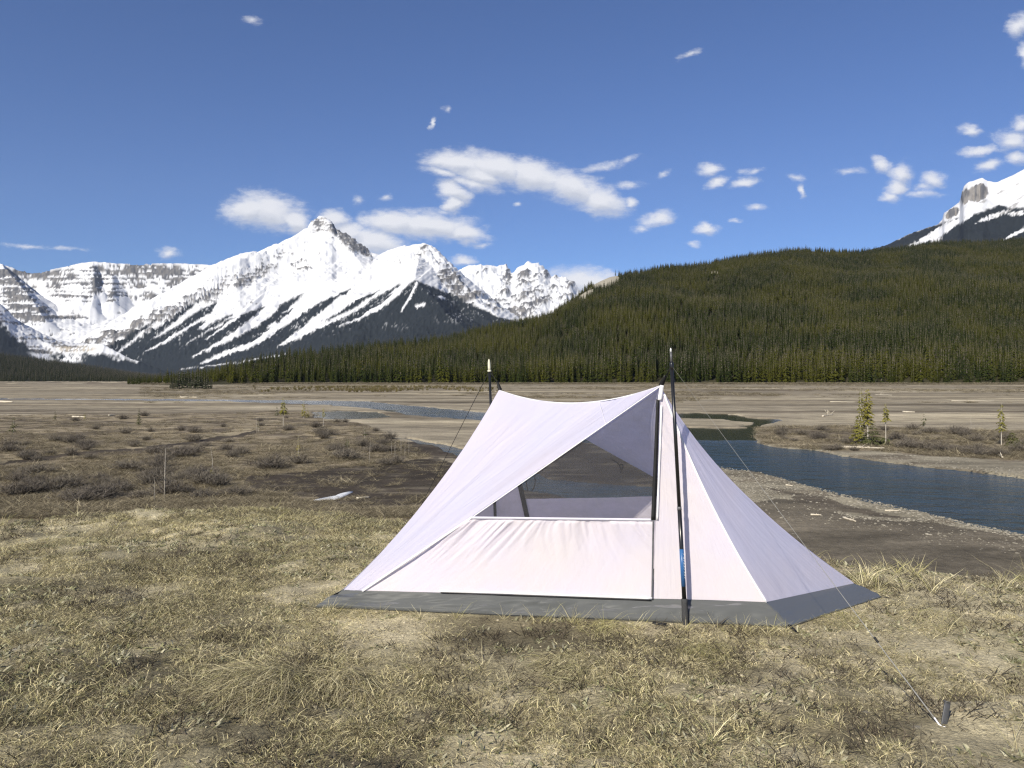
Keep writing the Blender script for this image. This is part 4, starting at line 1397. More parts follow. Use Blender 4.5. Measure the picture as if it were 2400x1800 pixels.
# guy line from the front pole to its peg, and the rear one to the ground behind
gl_end = v3(flat(2203, 1700, TZ + .012))
gl_top = pv(857)
gl = empty("guy_line", gl_end)
tag(gl, "long pale guy line from the blue banded pole down to the dark peg", "guy line", "guy lines of the tent")
lp = lin(gl_top, gl_end, 24); lr = np.linspace(.0004, .0015, 24) + .0010 * np.clip(np.linspace(-1.6, 1, 24), 0, 1); lp[:, 2] -= 4 * np.linspace(0, 1, 24) * (1 - np.linspace(0, 1, 24)) * .006
tube("cord", lp, lr, M_CORD, gl, gl_end, 6)
k = .815
lk = gl_top + (gl_end - gl_top) * k
tube("line_tensioner", [lk, lk + (gl_end - gl_top) * .012], [.005, .005], M_DCORD, gl, gl_end, 6)
kn = gl_top + (gl_end - gl_top) * .985
tube("knot", [kn, gl_end + [-.004, 0, .004], gl_end + [.002, -.012, 0], gl_end + [.010, -.016, .003]], [.0034, .0030, .0022, .0016], M_TAPE, gl, gl_end, 6)
g2_top, g2_end = qv(869), P(951, 1256, 6.0)
g2_end[2] = zscalar(g2_end[0], g2_end[1])
gl2 = empty("guy_line", g2_end)
tag(gl2, "thin dark guy line slanting down left from the cream tipped rear pole", "guy line", "guy lines of the tent")
tube("cord", lin(g2_top, g2_end, 12), .0020, M_DCORD, gl2, g2_end, 6)

# peg: a Y-section stake leaning away, notched head
pgb = v3(flat(2209, 1706, TZ)); pgt = P(2219, 1646, 2.735)
peg = empty("tent_peg", pgb)
tag(peg, "dark grey tent peg driven into the ground at the end of the pale guy line", "tent peg")
ax = (pgt - pgb); h = np.linalg.norm(ax); ax /= h
e1 = np.cross(ax, [0, 1, 0]); e1 /= np.linalg.norm(e1); e2 = np.cross(ax, e1)
V, Fc, Fn = [], [], []
prof = []
for i in range(3):
    a = 2 * math.pi * i / 3 + .5
    for (rr, da) in ((.0035, -1.05), (.0125, -.13), (.0125, .13)):
        prof.append(e1 * math.cos(a + da) * rr + e2 * math.sin(a + da) * rr)
m_ = len(prof)
for (tz, sc_) in ((-.05, 1), (h * .2, 1), (h * .4, 1), (h * .6, 1), (h * .8, 1), (h, 1.0)):
    for p_ in prof: V.append(pgb + ax * tz + p_ * sc_)
f = grid_faces(6, m_, True)
mesh_np("stake", np.array(V) - pgb, np.concatenate([f, np.arange(m_)[::-1], np.arange(m_) + 5 * m_]), [4] * (len(f) // 4) + [m_, m_], plain("peg_metal", (.07, .07, .072), .45, .5, .15), parent=peg)
capV = np.array([pgb + ax * (h + .0005) + (e1 * math.cos(a) + e2 * math.sin(a)) * .0125 for a in np.linspace(0, 6.283, 12, endpoint=False)] + [pgb + ax * (h + .004) + (e1 * math.cos(a) + e2 * math.sin(a)) * .0115 for a in np.linspace(0, 6.283, 12, endpoint=False)])
f = grid_faces(2, 12, True)
mesh_np("head", capV - pgb, np.concatenate([f, np.arange(12)[::-1], np.arange(12) + 12]), [4] * 12 + [12, 12], bpy.data.materials["peg_metal"], parent=peg)

# ------------------------------------------------------------------ things out on the flats
def plant_root(u, v, zoff=0.0):
    p = flat(u, v, 0.0)
    return Vector((p.x, p.y, zscalar(p.x, p.y) + zoff))


M_GOLD = foliage_mat("sunny_needles", (.16, .15, .035), (.21, .185, .04))
M_OLIVE = foliage_mat("dull_needles", (.060, .068, .030), (.085, .085, .034))
M_YELL = foliage_mat("yellow_needles", (.20, .17, .035), (.24, .20, .04))


def conifer(u, v, h_px, name, label, mat=M_GOLD, r=.16, layers=16, per=9, seed=1, lean=0.0, pale=True, **kw):
    p = plant_root(u, v)
    h = h_px / F * p.y
    V, T, nc = spruce_geo(h, r * h, layers, per, seed, sprays=kw.pop("sprays", 9), jit=.55, **kw)
    root = empty(name, p)
    tag(root, label, "tree")
    isT = T[:, 0] >= nc
    mesh_np("crown", V[:nc], T[~isT].ravel(), 3, mat, parent=root)
    mesh_np("trunk", V[nc:], (T[isT] - nc).ravel(), 3, M_BARK_PALE if pale else M_BARK, parent=root, smooth=True)
    root.rotation_euler = (0, lean, 0)
    return root


conifer(2034, 1039, 133, "spruce_tree", "taller golden green spruce with pale trunk on the scrubby far bank of the river", seed=2, r=.118, layers=22, per=9, bare=.36, droop=.30, power=.42, sprays=12)
conifer(2017, 1037, 127, "spruce_tree", "spruce close against the left side of the taller pale trunked spruce", seed=5, r=.105, layers=22, per=8, bare=.16, droop=.30, power=.42, sprays=12)
conifer(2046, 1043, 52, "spruce_bush", "low wide spruce skirt at the foot of the tall pale trunked spruce", mat=M_OLIVE, seed=8, r=.80, layers=8, per=9, bare=.0, droop=.15, pale=False)
conifer(2010, 1041, 60, "spruce_bush", "dense dark spruce bush under the left of the twin spruces", mat=M_GOLD, seed=9, r=.36, layers=10, per=11, bare=.0, droop=.2, pale=False)
conifer(2076, 1040, 98, "spruce_tree", "thin sparse spruce with a bushy top just right of the twin spruces", seed=11, r=.12, layers=11, per=6, bare=.55, sprays=12, power=.5)
conifer(2347, 1044, 101, "spruce_tree", "lone spruce with bare lower trunk near the right edge of the scrub", seed=12, r=.13, layers=15, per=7, bare=.34, power=.5, sprays=12)
conifer(2372, 1046, 40, "spruce_bush", "low grey green spruce bush beside the lone right hand spruce", mat=M_OLIVE, seed=13, r=.7, layers=8, per=10, bare=0, pale=False)
conifer(2166, 1004, 42, "spruce_tree", "small faint spruce sapling behind the scrub between twin and lone spruces", mat=M_OLIVE, seed=14, r=.2, layers=8, per=6, bare=.15)
conifer(326, 997, 43, "spruce_tree", "small dark pointed spruce at the far left edge of the scrub", mat=M_OLIVE, seed=15, r=.17, layers=11, per=8, bare=.05, pale=False)
conifer(664, 999, 70, "spruce_tree", "slender spruce with bare pole trunk left of the pond", seed=16, r=.15, layers=12, per=7, bare=.42, power=.6, sprays=12)
conifer(649, 976, 28, "spruce_tree", "short spruce sapling touching the left side of the bare poled spruce", seed=17, r=.2, layers=8, per=7, bare=.05, mat=M_OLIVE)
conifer(712, 980, 45, "spruce_tree", "bushy spruce between the bare poled spruce and the pond", seed=18, r=.17, layers=11, per=7, bare=.12, power=.6, sprays=12)
conifer(721, 979, 26, "spruce_tree", "knee high spruce leaning against the bushy spruce by the pond", seed=28, r=.22, layers=8, per=7, bare=.08)
conifer(758, 1000, 48, "spruce_tree", "spindly spruce standing in front of the left end of the dark pond", seed=19, r=.13, layers=9, per=5, bare=.5)
conifer(129, 985, 26, "spruce_tree", "small dark spruce standing before the pale gravel bar at far left", mat=M_OLIVE, seed=20, r=.2, layers=8, per=7, bare=.05, pale=False)
conifer(199, 984, 20, "spruce_tree", "tiny yellowish spruce right of the white drift log at far left", seed=21, r=.2, layers=7, per=6, bare=.2)
conifer(699, 1080, 66, "larch_sapling", "yellow larch sapling with gappy crown in the middle of the scrub", mat=M_YELL, seed=22, r=.12, layers=9, per=4, bare=.2, sprays=5)
conifer(855, 1031, 38, "spruce_tree", "small dark tipped spruce at the corner of the scrub left of the tent", mat=M_OLIVE, seed=23, r=.12, layers=8, per=5, bare=.25)
conifer(815, 1056, 34, "spruce_bush", "olive spruce bush in the scrub below the small dark tipped spruce", mat=M_OLIVE, seed=24, r=.3, layers=7, per=7, bare=.05)
conifer(497, 1124, 32, "spruce_bush", "yellow green spruce bush in the scrub right of the bare sapling", mat=M_GOLD, seed=25, r=.4, layers=7, per=7, bare=.05)
conifer(32, 1014, 40, "spruce_bush", "brownish spruce bush at the left edge of the picture", mat=M_OLIVE, seed=26, r=.3, layers=8, per=6, bare=.05)
conifer(606, 1012, 30, "spruce_tree", "thin dark sapling left of the bare poled spruce and below it", mat=M_OLIVE, seed=27, r=.1, layers=7, per=4, bare=.3)
# dark clump of spruces at the foot of the hill
gg_ = np.random.default_rng(33)
for i in range(24):
    u = 398 + 102 * (i + gg_.random() * .6) / 24
    D = 318 + 34 * gg_.random()
    hp = np.interp(u, [398, 420, 440, 465, 480, 500], [28, 50, 44, 56, 50, 18]) * gg_.uniform(.75, 1.08)
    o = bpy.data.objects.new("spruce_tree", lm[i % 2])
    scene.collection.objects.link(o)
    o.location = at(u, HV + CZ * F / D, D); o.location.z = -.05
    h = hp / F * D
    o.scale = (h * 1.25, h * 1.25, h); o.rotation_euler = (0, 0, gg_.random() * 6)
    tag(o, "nearly black spruce in the small dark clump standing out on the flats", "tree", "spruces in the dark clump on the flats")


# ---- bare saplings: a stick with short whorled twigs
def sapling(u, v, h_px, label, seed, twig=.10, nb=34):
    g = np.random.default_rng(seed)
    p = plant_root(u, v)
    h = h_px / F * p.y
    root = empty("bare_sapling", p)
    tag(root, label, "sapling", "bare saplings on the flats")
    tube("stem", [(0, 0, 0), (g.normal() * .01 * h, 0, h * .5), (g.normal() * .02 * h, 0, h)], [.012 * h, .008 * h, .002 * h], M_BARK_PALE, root, seg=6)
    VV, FF, FN = [], [], []
    nv = 0
    for i in range(nb):
        z = h * (.12 + .85 * i / nb); a = g.random() * 6.28
        L = h * twig * (1.1 - i / nb) * g.uniform(.5, 1.2)
        q = np.array([math.cos(a) * L, math.sin(a) * L, L * g.uniform(-.1, .6)])
        v_, f_, n_ = tube_geo([(0, 0, z), q * .5 + [0, 0, z - .02 * L], q + [0, 0, z]], [.004 * h, .003 * h, .001 * h], 4)
        VV.append(v_); FF.append(f_ + nv); FN += n_; nv += len(v_)
    mesh_np("twigs", np.concatenate(VV), np.concatenate(FF), FN, M_BARK, parent=root)


sapling(386, 1172, 122, "tall bare sapling with short dead twigs left of centre beyond the grass edge", 1, .13, 46)
sapling(362, 1178, 60, "thin bare sapling just left of the tall bare sapling", 2)
sapling(497, 1112, 66, "bare stick sapling rising behind the yellow green bush", 3, .07, 20)
sapling(602, 1019, 42, "thin bare sapling in the scrub below the far slender spruce", 4, .08)
sapling(2276, 1008, 34, "short bare snag in the scrub left of the lone right hand spruce", 5, .06, 12)
sapling(866, 1086, 52, "bare sapling in the scrub near the tent's left peak cord", 6, .1)
for i, u in enumerate((918, 926, 940, 949, 958)):
    sapling(u, 1066 + 5 * (i % 2), 34 + 5 * (i % 3), "thin pale bare stem in the row of stems left of the tent", 40 + i, .08, 14)


# ---- willow shrubs: many fine bare stems
def shrub_mesh(seed, n=170):
    g = np.random.default_rng(seed)
    V, T = [], []
    for i in range(n):
        a, s = g.random() * 6.28, g.random() ** .6
        x0, y0 = math.cos(a) * s * .16, math.sin(a) * s * .16
        a2 = a + g.normal() * .6
        out = s * g.uniform(.3, .62)
        L = g.uniform(.5, 1.0) * (1 - .35 * s * s)
        q = np.array([x0 + math.cos(a2) * out, y0 + math.sin(a2) * out, L])
        w = .010 * g.uniform(.6, 1.4)
        for k in range(4):
            if k == 0: p, e = np.array([x0, y0, 0]), q
            else:
                f = g.uniform(.35, .9); p = np.array([x0, y0, 0]) * (1 - f) + q * f
                e = p + np.array([g.normal() * .14, g.normal() * .14, abs(g.normal()) * .16 + .03])
                w = .007
            b = len(V); t = g.random() * 3.14
            d = np.array([math.cos(t) * w, math.sin(t) * w, 0])
            V += [p - d, p + d, e]
            T.append((b, b + 1, b + 2))
    me = bpy.data.meshes.new("willow_shrub")
    me.from_pydata([tuple(x) for x in V], [], T)
    return me


def twig_mat(name, c1, c2):
    m = Mat(name)
    oi = m.n("ShaderNodeObjectInfo")
    geo = m.n("ShaderNodeNewGeometry")
    n = m.noise(6, 2, .5, vec=geo.outputs["Position"])
    mul = m.rng(n, .3, .7, .7, 1.3)
    gg = m.n("ShaderNodeCombineColor")
    for i in range(3): m.l(mul, gg.inputs[i])
    m.base(m.mix(1.0, m.mix(oi.outputs["Random"], c1, c2), gg.outputs[0], 'MULTIPLY'))
    m.b.inputs["Roughness"].default_value = .9
    m.spec(.1)
    return m.m


M_TWIG = twig_mat("willow_twigs", (.115, .10, .085), (.17, .148, .118))
SHRUBS = [shrub_mesh(500 + i) for i in range(6)]
for s_ in SHRUBS: s_.materials.append(M_TWIG)
g = np.random.default_rng(77)
placed = []
BIG = [(640, 1098, 125, 42), (700, 1085, 90, 30), (425, 1070, 110, 30), (370, 1062, 80, 26), (170, 1040, 70, 26), (205, 1046, 60, 22), (235, 1165, 150, 40), (190, 1175, 170, 44), (120, 1150, 150, 38), (530, 1055, 55, 22), (460, 1062, 60, 25),
       (750, 1018, 60, 22), (740, 1002, 50, 20), (770, 1020, 70, 20), (820, 1075, 120, 30), (880, 1060, 90, 26), (300, 1100, 110, 30), (90, 1110, 120, 32), (20, 1060, 80, 25), (560, 1160, 120, 30), (480, 1165, 110, 28), (930, 1085, 60, 24), (330, 1165, 100, 26),
       (2140, 1006, 55, 20), (2180, 1016, 60, 18), (2240, 1018, 70, 28), (2260, 1022, 50, 24), (2100, 1030, 60, 24), (1880, 1020, 60, 18), (1920, 1026, 60, 20), (1830, 1020, 50, 18), (2210, 1058, 90, 30), (2290, 1062, 90, 30), (2330, 1068, 80, 30), (2120, 1050, 80, 26), (2390, 1060, 90, 34), (1990, 1040, 70, 24), (2160, 1052, 90, 28)]
for (u, v, wd, ht) in BIG: placed.append((u, v, wd, ht))
while len(placed) < 150:
    if g.random() < .72:
        u, v = g.uniform(-60, 1000), g.uniform(972, 1165)
        if not inpoly(np.array([u]), np.array([v]), SCRUB_L)[0] or (v > 1100 and u > 640): continue
    else:
        u, v = g.uniform(1790, 2440), g.uniform(1004, 1070)
        if not inpoly(np.array([u]), np.array([v]), SCRUB_R)[0]: continue
    sz = (v - HV) / 5.0 * g.uniform(.5, 1.1)
    placed.append((u, v, sz * g.uniform(1.5, 2.4), sz * .8))
for i, (u, v, wd, ht) in enumerate(placed):
    p = plant_root(u, v, -.02)
    o = bpy.data.objects.new("willow_shrub", SHRUBS[i % 6])
    scene.collection.objects.link(o)
    o.location = p
    sx, sz = wd / F * p.y / 1.15, .86 * ht / F * p.y * 1.1
    o.scale = (sx, sx * .8, sz); o.rotation_euler = (0, 0, g.random() * 6.28)
    left = u < 1200
    tag(o, "bare grey brown willow shrub in the scrub left of the tent" if left else "bare grey brown willow shrub in the scrub across the river", "shrub", "willow shrubs left of the tent" if left else "willow shrubs across the river")


# ---- low brush between them
def tuft_mesh(seed, n, L, spread, width, lean, curl, up=1.0, name="grass", cols=None, dirs=None, mound=0.0):
    """tuft of curved blades with a colour per blade"""
    g = np.random.default_rng(seed)
    a = g.random(n) * 6.283 if dirs is None else g.normal(dirs[0], dirs[1], n)
    rad = spread * np.sqrt(g.random(n)); pa = g.random(n) * 6.283
    base = np.stack([np.cos(pa) * rad, np.sin(pa) * rad, -0.01 * np.ones(n)], 1)
    base[:, 2] += mound * (1 - (rad / max(spread, 1e-6)) ** 2)
    ln = L * g.uniform(.4, 1.15, n)
    le = lean * g.uniform(.4, 1.4, n)
    dirv = np.stack([np.cos(a), np.sin(a), 0 * a], 1)
    side = np.stack([-np.sin(a), np.cos(a), 0 * a], 1)
    tw = g.normal(0, .35, n)
    pts = []
    for t in (0, .35, .7, 1.0):
        el = np.clip(1.35 - le * 1.0 - curl * t * g.uniform(.6, 1.4, n), -1.2, 1.45)
        if t == 0: cur = base.copy()
        else:
            dt = .35 if t < .8 else .3
            cur = cur + (dirv * np.cos(el)[:, None] + np.array([0, 0, 1.0])[None] * np.sin(el)[:, None] * up + side * (tw * t)[:, None] * .5) * (ln * dt)[:, None]
            cur[:, 2] = np.maximum(cur[:, 2], .003 + .004 * g.random(n))
        pts.append(cur.copy())
    V = []
    wd = width * g.uniform(.6, 1.3, n)
    fa = g.random(n) * 3.14
    sv = np.stack([np.cos(fa), np.sin(fa), .25 * np.sin(fa * 3)], 1)
    for k, f in ((0, .8), (1, 1.0), (2, .7)):
        V += [pts[k] - sv * (wd * f / 2)[:, None], pts[k] + sv * (wd * f / 2)[:, None]]
    V.append(pts[3])
    V = np.stack(V, 1).reshape(-1, 3)
    b = np.arange(n)[:, None] * 7
    quads = np.concatenate([b + np.array([[0, 1, 3, 2]]), b + np.array([[2, 3, 5, 4]])], 1).reshape(-1)
    tris = (b + np.array([[4, 5, 6]])).reshape(-1)
    me = bpy.data.meshes.new(name)
    me.vertices.add(len(V)); me.vertices.foreach_set("co", V.astype(np.float32).ravel())
    fv = np.concatenate([quads, tris]).astype(np.int32)
    me.loops.add(len(fv)); me.loops.foreach_set("vertex_index", fv)
    st = np.concatenate([np.arange(2 * n) * 4, 8 * n + np.arange(n) * 3]).astype(np.int32)
    me.polygons.add(3 * n); me.polygons.foreach_set("loop_start", st)
    me.update(calc_edges=True)
    if cols is not None:
        cc = np.array(cols, float)
        pick = g.integers(0, len(cc), n)
        c = cc[pick] * g.uniform(.7, 1.3, (n, 1))
        c = np.repeat(c, 7, 0)
        c = np.concatenate([c, np.ones((len(c), 1))], 1).astype(np.float32)
        ca = me.color_attributes.new("Col", 'FLOAT_COLOR', 'POINT'); ca.data.foreach_set("color", c.ravel())
    return me


def blade_mat(name, lo=.7, hi=1.3, trans=.25):
    m = Mat(name)
    a = m.attr()
    oi = m.n("ShaderNodeObjectInfo")
    mul = m.rng(oi.outputs["Random"], 0, 1, lo, hi)
    gg = m.n("ShaderNodeCombineColor")
    for i in range(3): m.l(mul, gg.inputs[i])
    c = m.mix(1.0, a.outputs["Color"], gg.outputs[0], 'MULTIPLY')
    d = m.n("ShaderNodeBsdfDiffuse"); m.l(c, d.inputs[0])
    t = m.n("ShaderNodeBsdfTranslucent"); m.l(c, t.inputs[0])
    mx = m.n("ShaderNodeMixShader"); mx.inputs[0].default_value = trans
    m.l(d.outputs[0], mx.inputs[1]); m.l(t.outputs[0], mx.inputs[2])
    m.l(mx.outputs[0], m.out.inputs["Surface"])
    return m.m


M_BLADE = blade_mat("dry_grass")
M_BRUSH = blade_mat("dry_brush", .65, 1.3, .15)
STRAW, PALE, OLIVE, GREYB, DARKB, YELG = (.63, .55, .315), (.80, .72, .45), (.38, .355, .18), (.46, .40, .265), (.14, .12, .08), (.52, .48, .21)
BR = [(.23, .195, .13), (.31, .265, .175), (.18, .15, .105), (.13, .11, .08), (.40, .345, .23), (.20, .172, .125)]


def mk(meshes, mat):
    for m_ in meshes: m_.materials.append(mat)
    return meshes


brush = mk([tuft_mesh(600 + i, 70, 1.0, .55, .020, .45, .5, cols=BR, name="dry_brush") for i in range(5)], M_BRUSH)
g = np.random.default_rng(88)
n = 72000
u, v = g.uniform(-700, 3000, n), HV + (g.random(n) ** .8) * 330
z0 = 0
keep = inpoly(u + 0 * v, v, SCRUB_L) | inpoly(u, v, SCRUB_R)
D = CZ * F / (v - HV); x = (u - HU) / F * D
dens = fbm(x * .25, D * .25, 4)
keep &= (dens > .37) | (g.random(n) < .30)
bad = inpoly(u, v, MUD_L) & (g.random(n) < .88)
keep &= ~bad & (polydist(u, v, TRAIL) > 4) & (terrace_edge(x, D) > 6)
x, D = x[keep], D[keep]
hb = g.uniform(.07, .25, len(x)) * np.where(x > 6, 1.4, 1) * (1 + .9 * (g.random(len(x)) < .10))
scatter("dry_brush", np.stack([x, D, ground_z(x, D) - .01], 1), hb, g.integers(0, 5, len(x)), g.random(len(x)) * 6.28, brush, wid=hb * 1.5 + .12)
# thin brush over the far flats and along the foot of the forest
n = 36000
D = np.concatenate([g.uniform(560, 604, n // 2), g.uniform(150, 560, n // 2)])
u = g.uniform(330, 2600, n); x = (u - HU) / F * D
patch = fbm(x * .02 + 5, D * .03, 4)
keep = (D > 560) | (patch > .52)
vv = HV + CZ * F / D
keep &= ~(inpoly(u, vv, RIVER)) & ((vv < 933) | (vv > 944) | (u > 1200))
x, D = x[keep], D[keep]
hb = np.where(D > 560, g.uniform(.8, 2.2, len(x)), g.uniform(.25, .85, len(x)))
scatter("willow_thicket", np.stack([x, D, ground_z(x, D) - .02], 1), hb, g.integers(0, 5, len(x)), g.random(len(x)) * 6.28, brush, wid=hb * 1.6 + .5)
# young willows and saplings, reddish brown and yellow green, along the far bank
n = 1500
D = g.uniform(260, 420, n); u = 560 + 640 * g.beta(2, 2, n); x = (u - HU) / F * D
hb = g.uniform(.4, 1.7, n)
yel = mk([tuft_mesh(640 + i, 40, 1.0, .25, .05, .2, .2, cols=[(.15, .13, .05), (.20, .14, .08), (.12, .11, .05)], name="young_willow") for i in range(3)], M_BRUSH)
keep = fbm(x * .06, D * .03, 3) > .50
scatter("young_willow", np.stack([x, D, 0 * x - .02], 1)[keep], hb[keep], g.integers(0, 3, n)[keep], (g.random(n) * 6.28)[keep], yel, wid=(hb * .9)[keep])


# ---- drift logs, the old snow
def log(u0, v0, u1, v1, r, label, seed, mat=M_BARK_PALE, stubs=2):
    g = np.random.default_rng(seed)
    a, b = plant_root(u0, v0), plant_root(u1, v1)
    a, b = np.array(a), np.array(b)
    a[2] = max(a[2], -.02) + r * .8; b[2] = max(b[2], -.02) + r * .8
    n = 9
    pts = lin(a, b, n); L = np.linalg.norm(b - a)
    pts[1:-1] += g.normal(0, .012 * L, (n - 2, 3)) * [1, 1, .3]
    V, f, fn = tube_geo(pts - a, r * np.linspace(1.15, .6, n) * g.uniform(.9, 1.1, n), 7)
    VV, FF, FN, nv = [V], [f], list(fn), len(V)
    for k in range(stubs):
        i = g.integers(1, n - 1); c = pts[i] - a
        d = np.array([g.normal(), g.normal(), abs(g.normal()) + .4]); d /= np.linalg.norm(d)
        v_, f_, n_ = tube_geo([c, c + d * L * .08, c + d * L * .14 + [.02, 0, 0]], [r * .4, r * .3, r * .1], 5)
        VV.append(v_); FF.append(f_ + nv); FN += n_; nv += len(v_)
    o = mesh_np("drift_log", np.concatenate(VV), np.concatenate(FF), FN, mat, smooth=True)
    o.location = a
    tag(o, label, "log", "drift logs on the flats")


M_LOG = plain("bleached_log", (.55, .49, .39), .9, .1, .15, 12)
log(1962, 1049, 2072, 1052, .085, "long pale drift log on the far gravel bank below the twin spruces", 1, M_LOG, 3)
log(2334, 1064, 2350, 1074, .08, "short pale log slanting at the foot of the right hand scrub", 2, M_LOG, 1)
log(2116, 966, 2144, 967, .10, "short white log lying level behind the scrub right of the twin spruces", 3, M_LOG, 0)
log(1928, 977, 1952, 972, .09, "forked white driftwood on the flats left of the twin spruces", 4, M_LOG, 5)
log(1945, 942, 2005, 942.5, .07, "long thin pale log far out on the flats left behind the twin spruces", 5, M_LOG, 0)
log(2050, 925, 2090, 926.5, .09, "pale log far out on the flats just right of the spruce tops", 6, M_LOG, 3)
log(2230, 940, 2330, 940.5, .07, "very long thin pale log far out on the right hand flats", 7, M_LOG, 0)
log(423, 932, 462, 932.6, .16, "white log far out on the left hand flats near the river", 8, M_LOG, 1)
log(170, 978, 200, 979, .10, "white log lying by the tiny yellowish spruce at far left", 9, M_LOG, 1)
log(255, 975, 270, 974, .09, "short white log on the gravel left of the dark pointed spruce", 10, M_LOG, 1)
log(836, 1169, 866, 1166, .05, "slim pale stick in the dark mud right of the snow patch", 11, M_LOG, 1)
log(1976, 1214, 2006, 1224, .035, "branched driftwood stick on the dark mud bar right of the tent", 12, M_LOG, 5)
log(1900, 1206, 1925, 1207, .03, "small pale stick on the sand bar right of the tent", 13, M_LOG, 2)
log(2074, 1197, 2112, 1199, .025, "thin stick along the gravel edge of the near river bank", 14, M_LOG, 1)
log(1842, 1137, 1858, 1139, .03, "tiny pale stick on the near bank beside the tent", 15, M_LOG, 0)
log(0, 943, 30, 943.4, .2, "white log at the far left edge of the flats", 16, M_LOG, 0)


def snow_patch():
    pts = [(731, 1173), (746, 1174.5), (764, 1170), (782, 1171), (797, 1168), (812, 1162), (824, 1156), (829, 1152.5), (820, 1152), (806, 1155), (793, 1160), (784, 1165), (768, 1167.5), (750, 1171)]
    top = [np.array(flat(u, v, .0)) for u, v in pts]
    c = np.mean(top, 0)
    n = len(pts)
    V = [np.array([p[0], p[1], -.06]) for p in top] + [np.array([p[0], p[1], .015]) + (c - p) * [.04, .04, 0] for p in top] + [np.array([p[0], p[1], .04]) + (c - p) * [.4, .4, 0] for p in top] + [c + [0, 0, .045]]
    f = list(grid_faces(3, n, True)); fn = [4] * (len(f) // 4)
    for i in range(n): f += [2 * n + i, 2 * n + (i + 1) % n, 3 * n]; fn.append(3)
    z = zscalar(c[0], c[1])
    V = np.array(V); V[:, 2] += z
    o = mesh_np("snow_patch", V - c, f, fn, plain("old_snow", (.62, .63, .65), .9, .2, .2, 6), smooth=True)
    o.location = c
    tag(o, "white leftover snow patch in the dark muddy hollow left of the tent", "snow patch")


snow_patch()

# ------------------------------------------------------------------ grass on the terrace
mats_flat = mk([tuft_mesh(700 + i, 105, .047, .10, .0017, 1.15, .30, cols=[STRAW, STRAW, OLIVE, GREYB, PALE, DARKB, DARKB, OLIVE, DARKB]) for i in range(7)], M_BLADE)
mats_up = mk([tuft_mesh(720 + i, 40, .048, .035, .0018, .6, .8, cols=[STRAW, OLIVE, GREYB, STRAW, GREYB, PALE]) for i in range(6)], M_BLADE)
mats_tall = mk([tuft_mesh(740 + i, 16, .26, .03, .0026, .30, .7, cols=[PALE, STRAW, STRAW, YELG]) for i in range(5)], M_BLADE)
mats_leaf = mk([tuft_mesh(760 + i, 12, .040, .035, .0085, .55, .5, cols=[(.24, .24, .13), (.33, .32, .20), (.46, .43, .30), (.17, .16, .09)]) for i in range(5)], M_BLADE)
mats_twig = mk([tuft_mesh(780 + i, 22, .085, .06, .0032, .75, .2, cols=[(.06, .05, .038), (.09, .075, .055), (.14, .115, .085)]) for i in range(4)], M_BLADE)


def terrace_points(n, seed, lo=1.7, hi=9.5, ang=46):
    g = np.random.default_rng(seed)
    r = np.sqrt(g.uniform(lo ** 2, hi ** 2, n)); a = np.radians(g.uniform(-ang, ang, n))
    x, y = r * np.sin(a), r * np.cos(a)
    e = terrace_edge(x, y)
    keep = e < .9
    keep &= ~inpoly(x, y, FOOT)
    return x[keep], y[keep], e[keep], g


def lay(name, x, y, h, g, meshes, wid=None):
    scatter(name, np.stack([x, y, ground_z(x, y) - .004], 1), h, g.integers(0, len(meshes), len(x)), g.random(len(x)) * 6.28, meshes, wid=wid)


x, y, e, g = terrace_points(34000, 1)
sm = sand_mask(x, y); dn = fbm(x * 1.8, y * 1.8, 4)
k = (g.random(len(x)) > sm * .85) & (g.random(len(x)) < (.10 + 2.8 * (dn - .39)) * np.where((x > -.3) & (y < 3.9), .62, 1))
lay("matted_grass", x[k], y[k], g.uniform(.7, 1.5, k.sum()), g, mats_flat)
x, y, e, g = terrace_points(22000, 2)
sm = sand_mask(x, y); dn = fbm(x * 1.1 + 9, y * 1.1, 4)
k = (g.random(len(x)) > sm * .9) & (g.random(len(x)) < sstep(.46, .70, dn) * .8 + .06)
lay("short_grass", x[k], y[k], g.uniform(.6, 1.5, k.sum()), g, mats_up)
x, y, e, g = terrace_points(9000, 3)
k = (g.random(len(x)) < np.where(e > np.where(x > .5, -.55, -1), np.where(x > .5, .38, .13), .010)) & (y > 2.2)
lay("tall_grass", x[k], y[k], g.uniform(.4, 1.1, k.sum()) * np.where(x[k] > .5, .85, .7), g, mats_tall)
x, y, e, g = terrace_points(14000, 4)
k = g.random(len(x)) < sstep(.42, .62, fbm(x * 1.4 + 70, y * 1.4, 4)) * .8 + .08
lay("leafy_plants", x[k], y[k], g.uniform(.6, 1.4, k.sum()), g, mats_leaf)
x, y, e, g = terrace_points(14000, 6)
k = g.random(len(x)) < sstep(.45, .6, fbm(x * 1.7 + 20, y * 1.7 + 5, 4)) * .5 + .04
lay("dead_stems", x[k], y[k], g.uniform(.6, 1.3, k.sum()), g, mats_twig)


# blades poking up against the front of the floor
g = np.random.default_rng(64)
k = g.random(34)
fx = LFg[0] + (RFg[0] - LFg[0]) * k; fy = LFg[1] + (RFg[1] - LFg[1]) * k - g.uniform(.03, .12, 34)
lay("tall_grass", fx, fy, g.uniform(.25, .62, 34), g, mats_tall)


# ---- stones on the gravel banks, crumbs of dry earth on the terrace
def stone_mesh(seed):
    g = np.random.default_rng(seed)
    bm_v, bm_f = [], []
    for i, z in enumerate((-.35, .1, .5)):
        for j in range(7):
            a = 6.283 * j / 7 + i * .4
            r_ = (1.0, .95, .55)[i] * g.uniform(.75, 1.15)
            bm_v.append((math.cos(a) * r_, math.sin(a) * r_ * .8, z * g.uniform(.8, 1.1)))
    f = grid_faces(3, 7, True).reshape(-1, 4).tolist() + [[14 + j for j in range(7)]]
    me = bpy.data.meshes.new("stone"); me.from_pydata(bm_v, [], f)
    return me


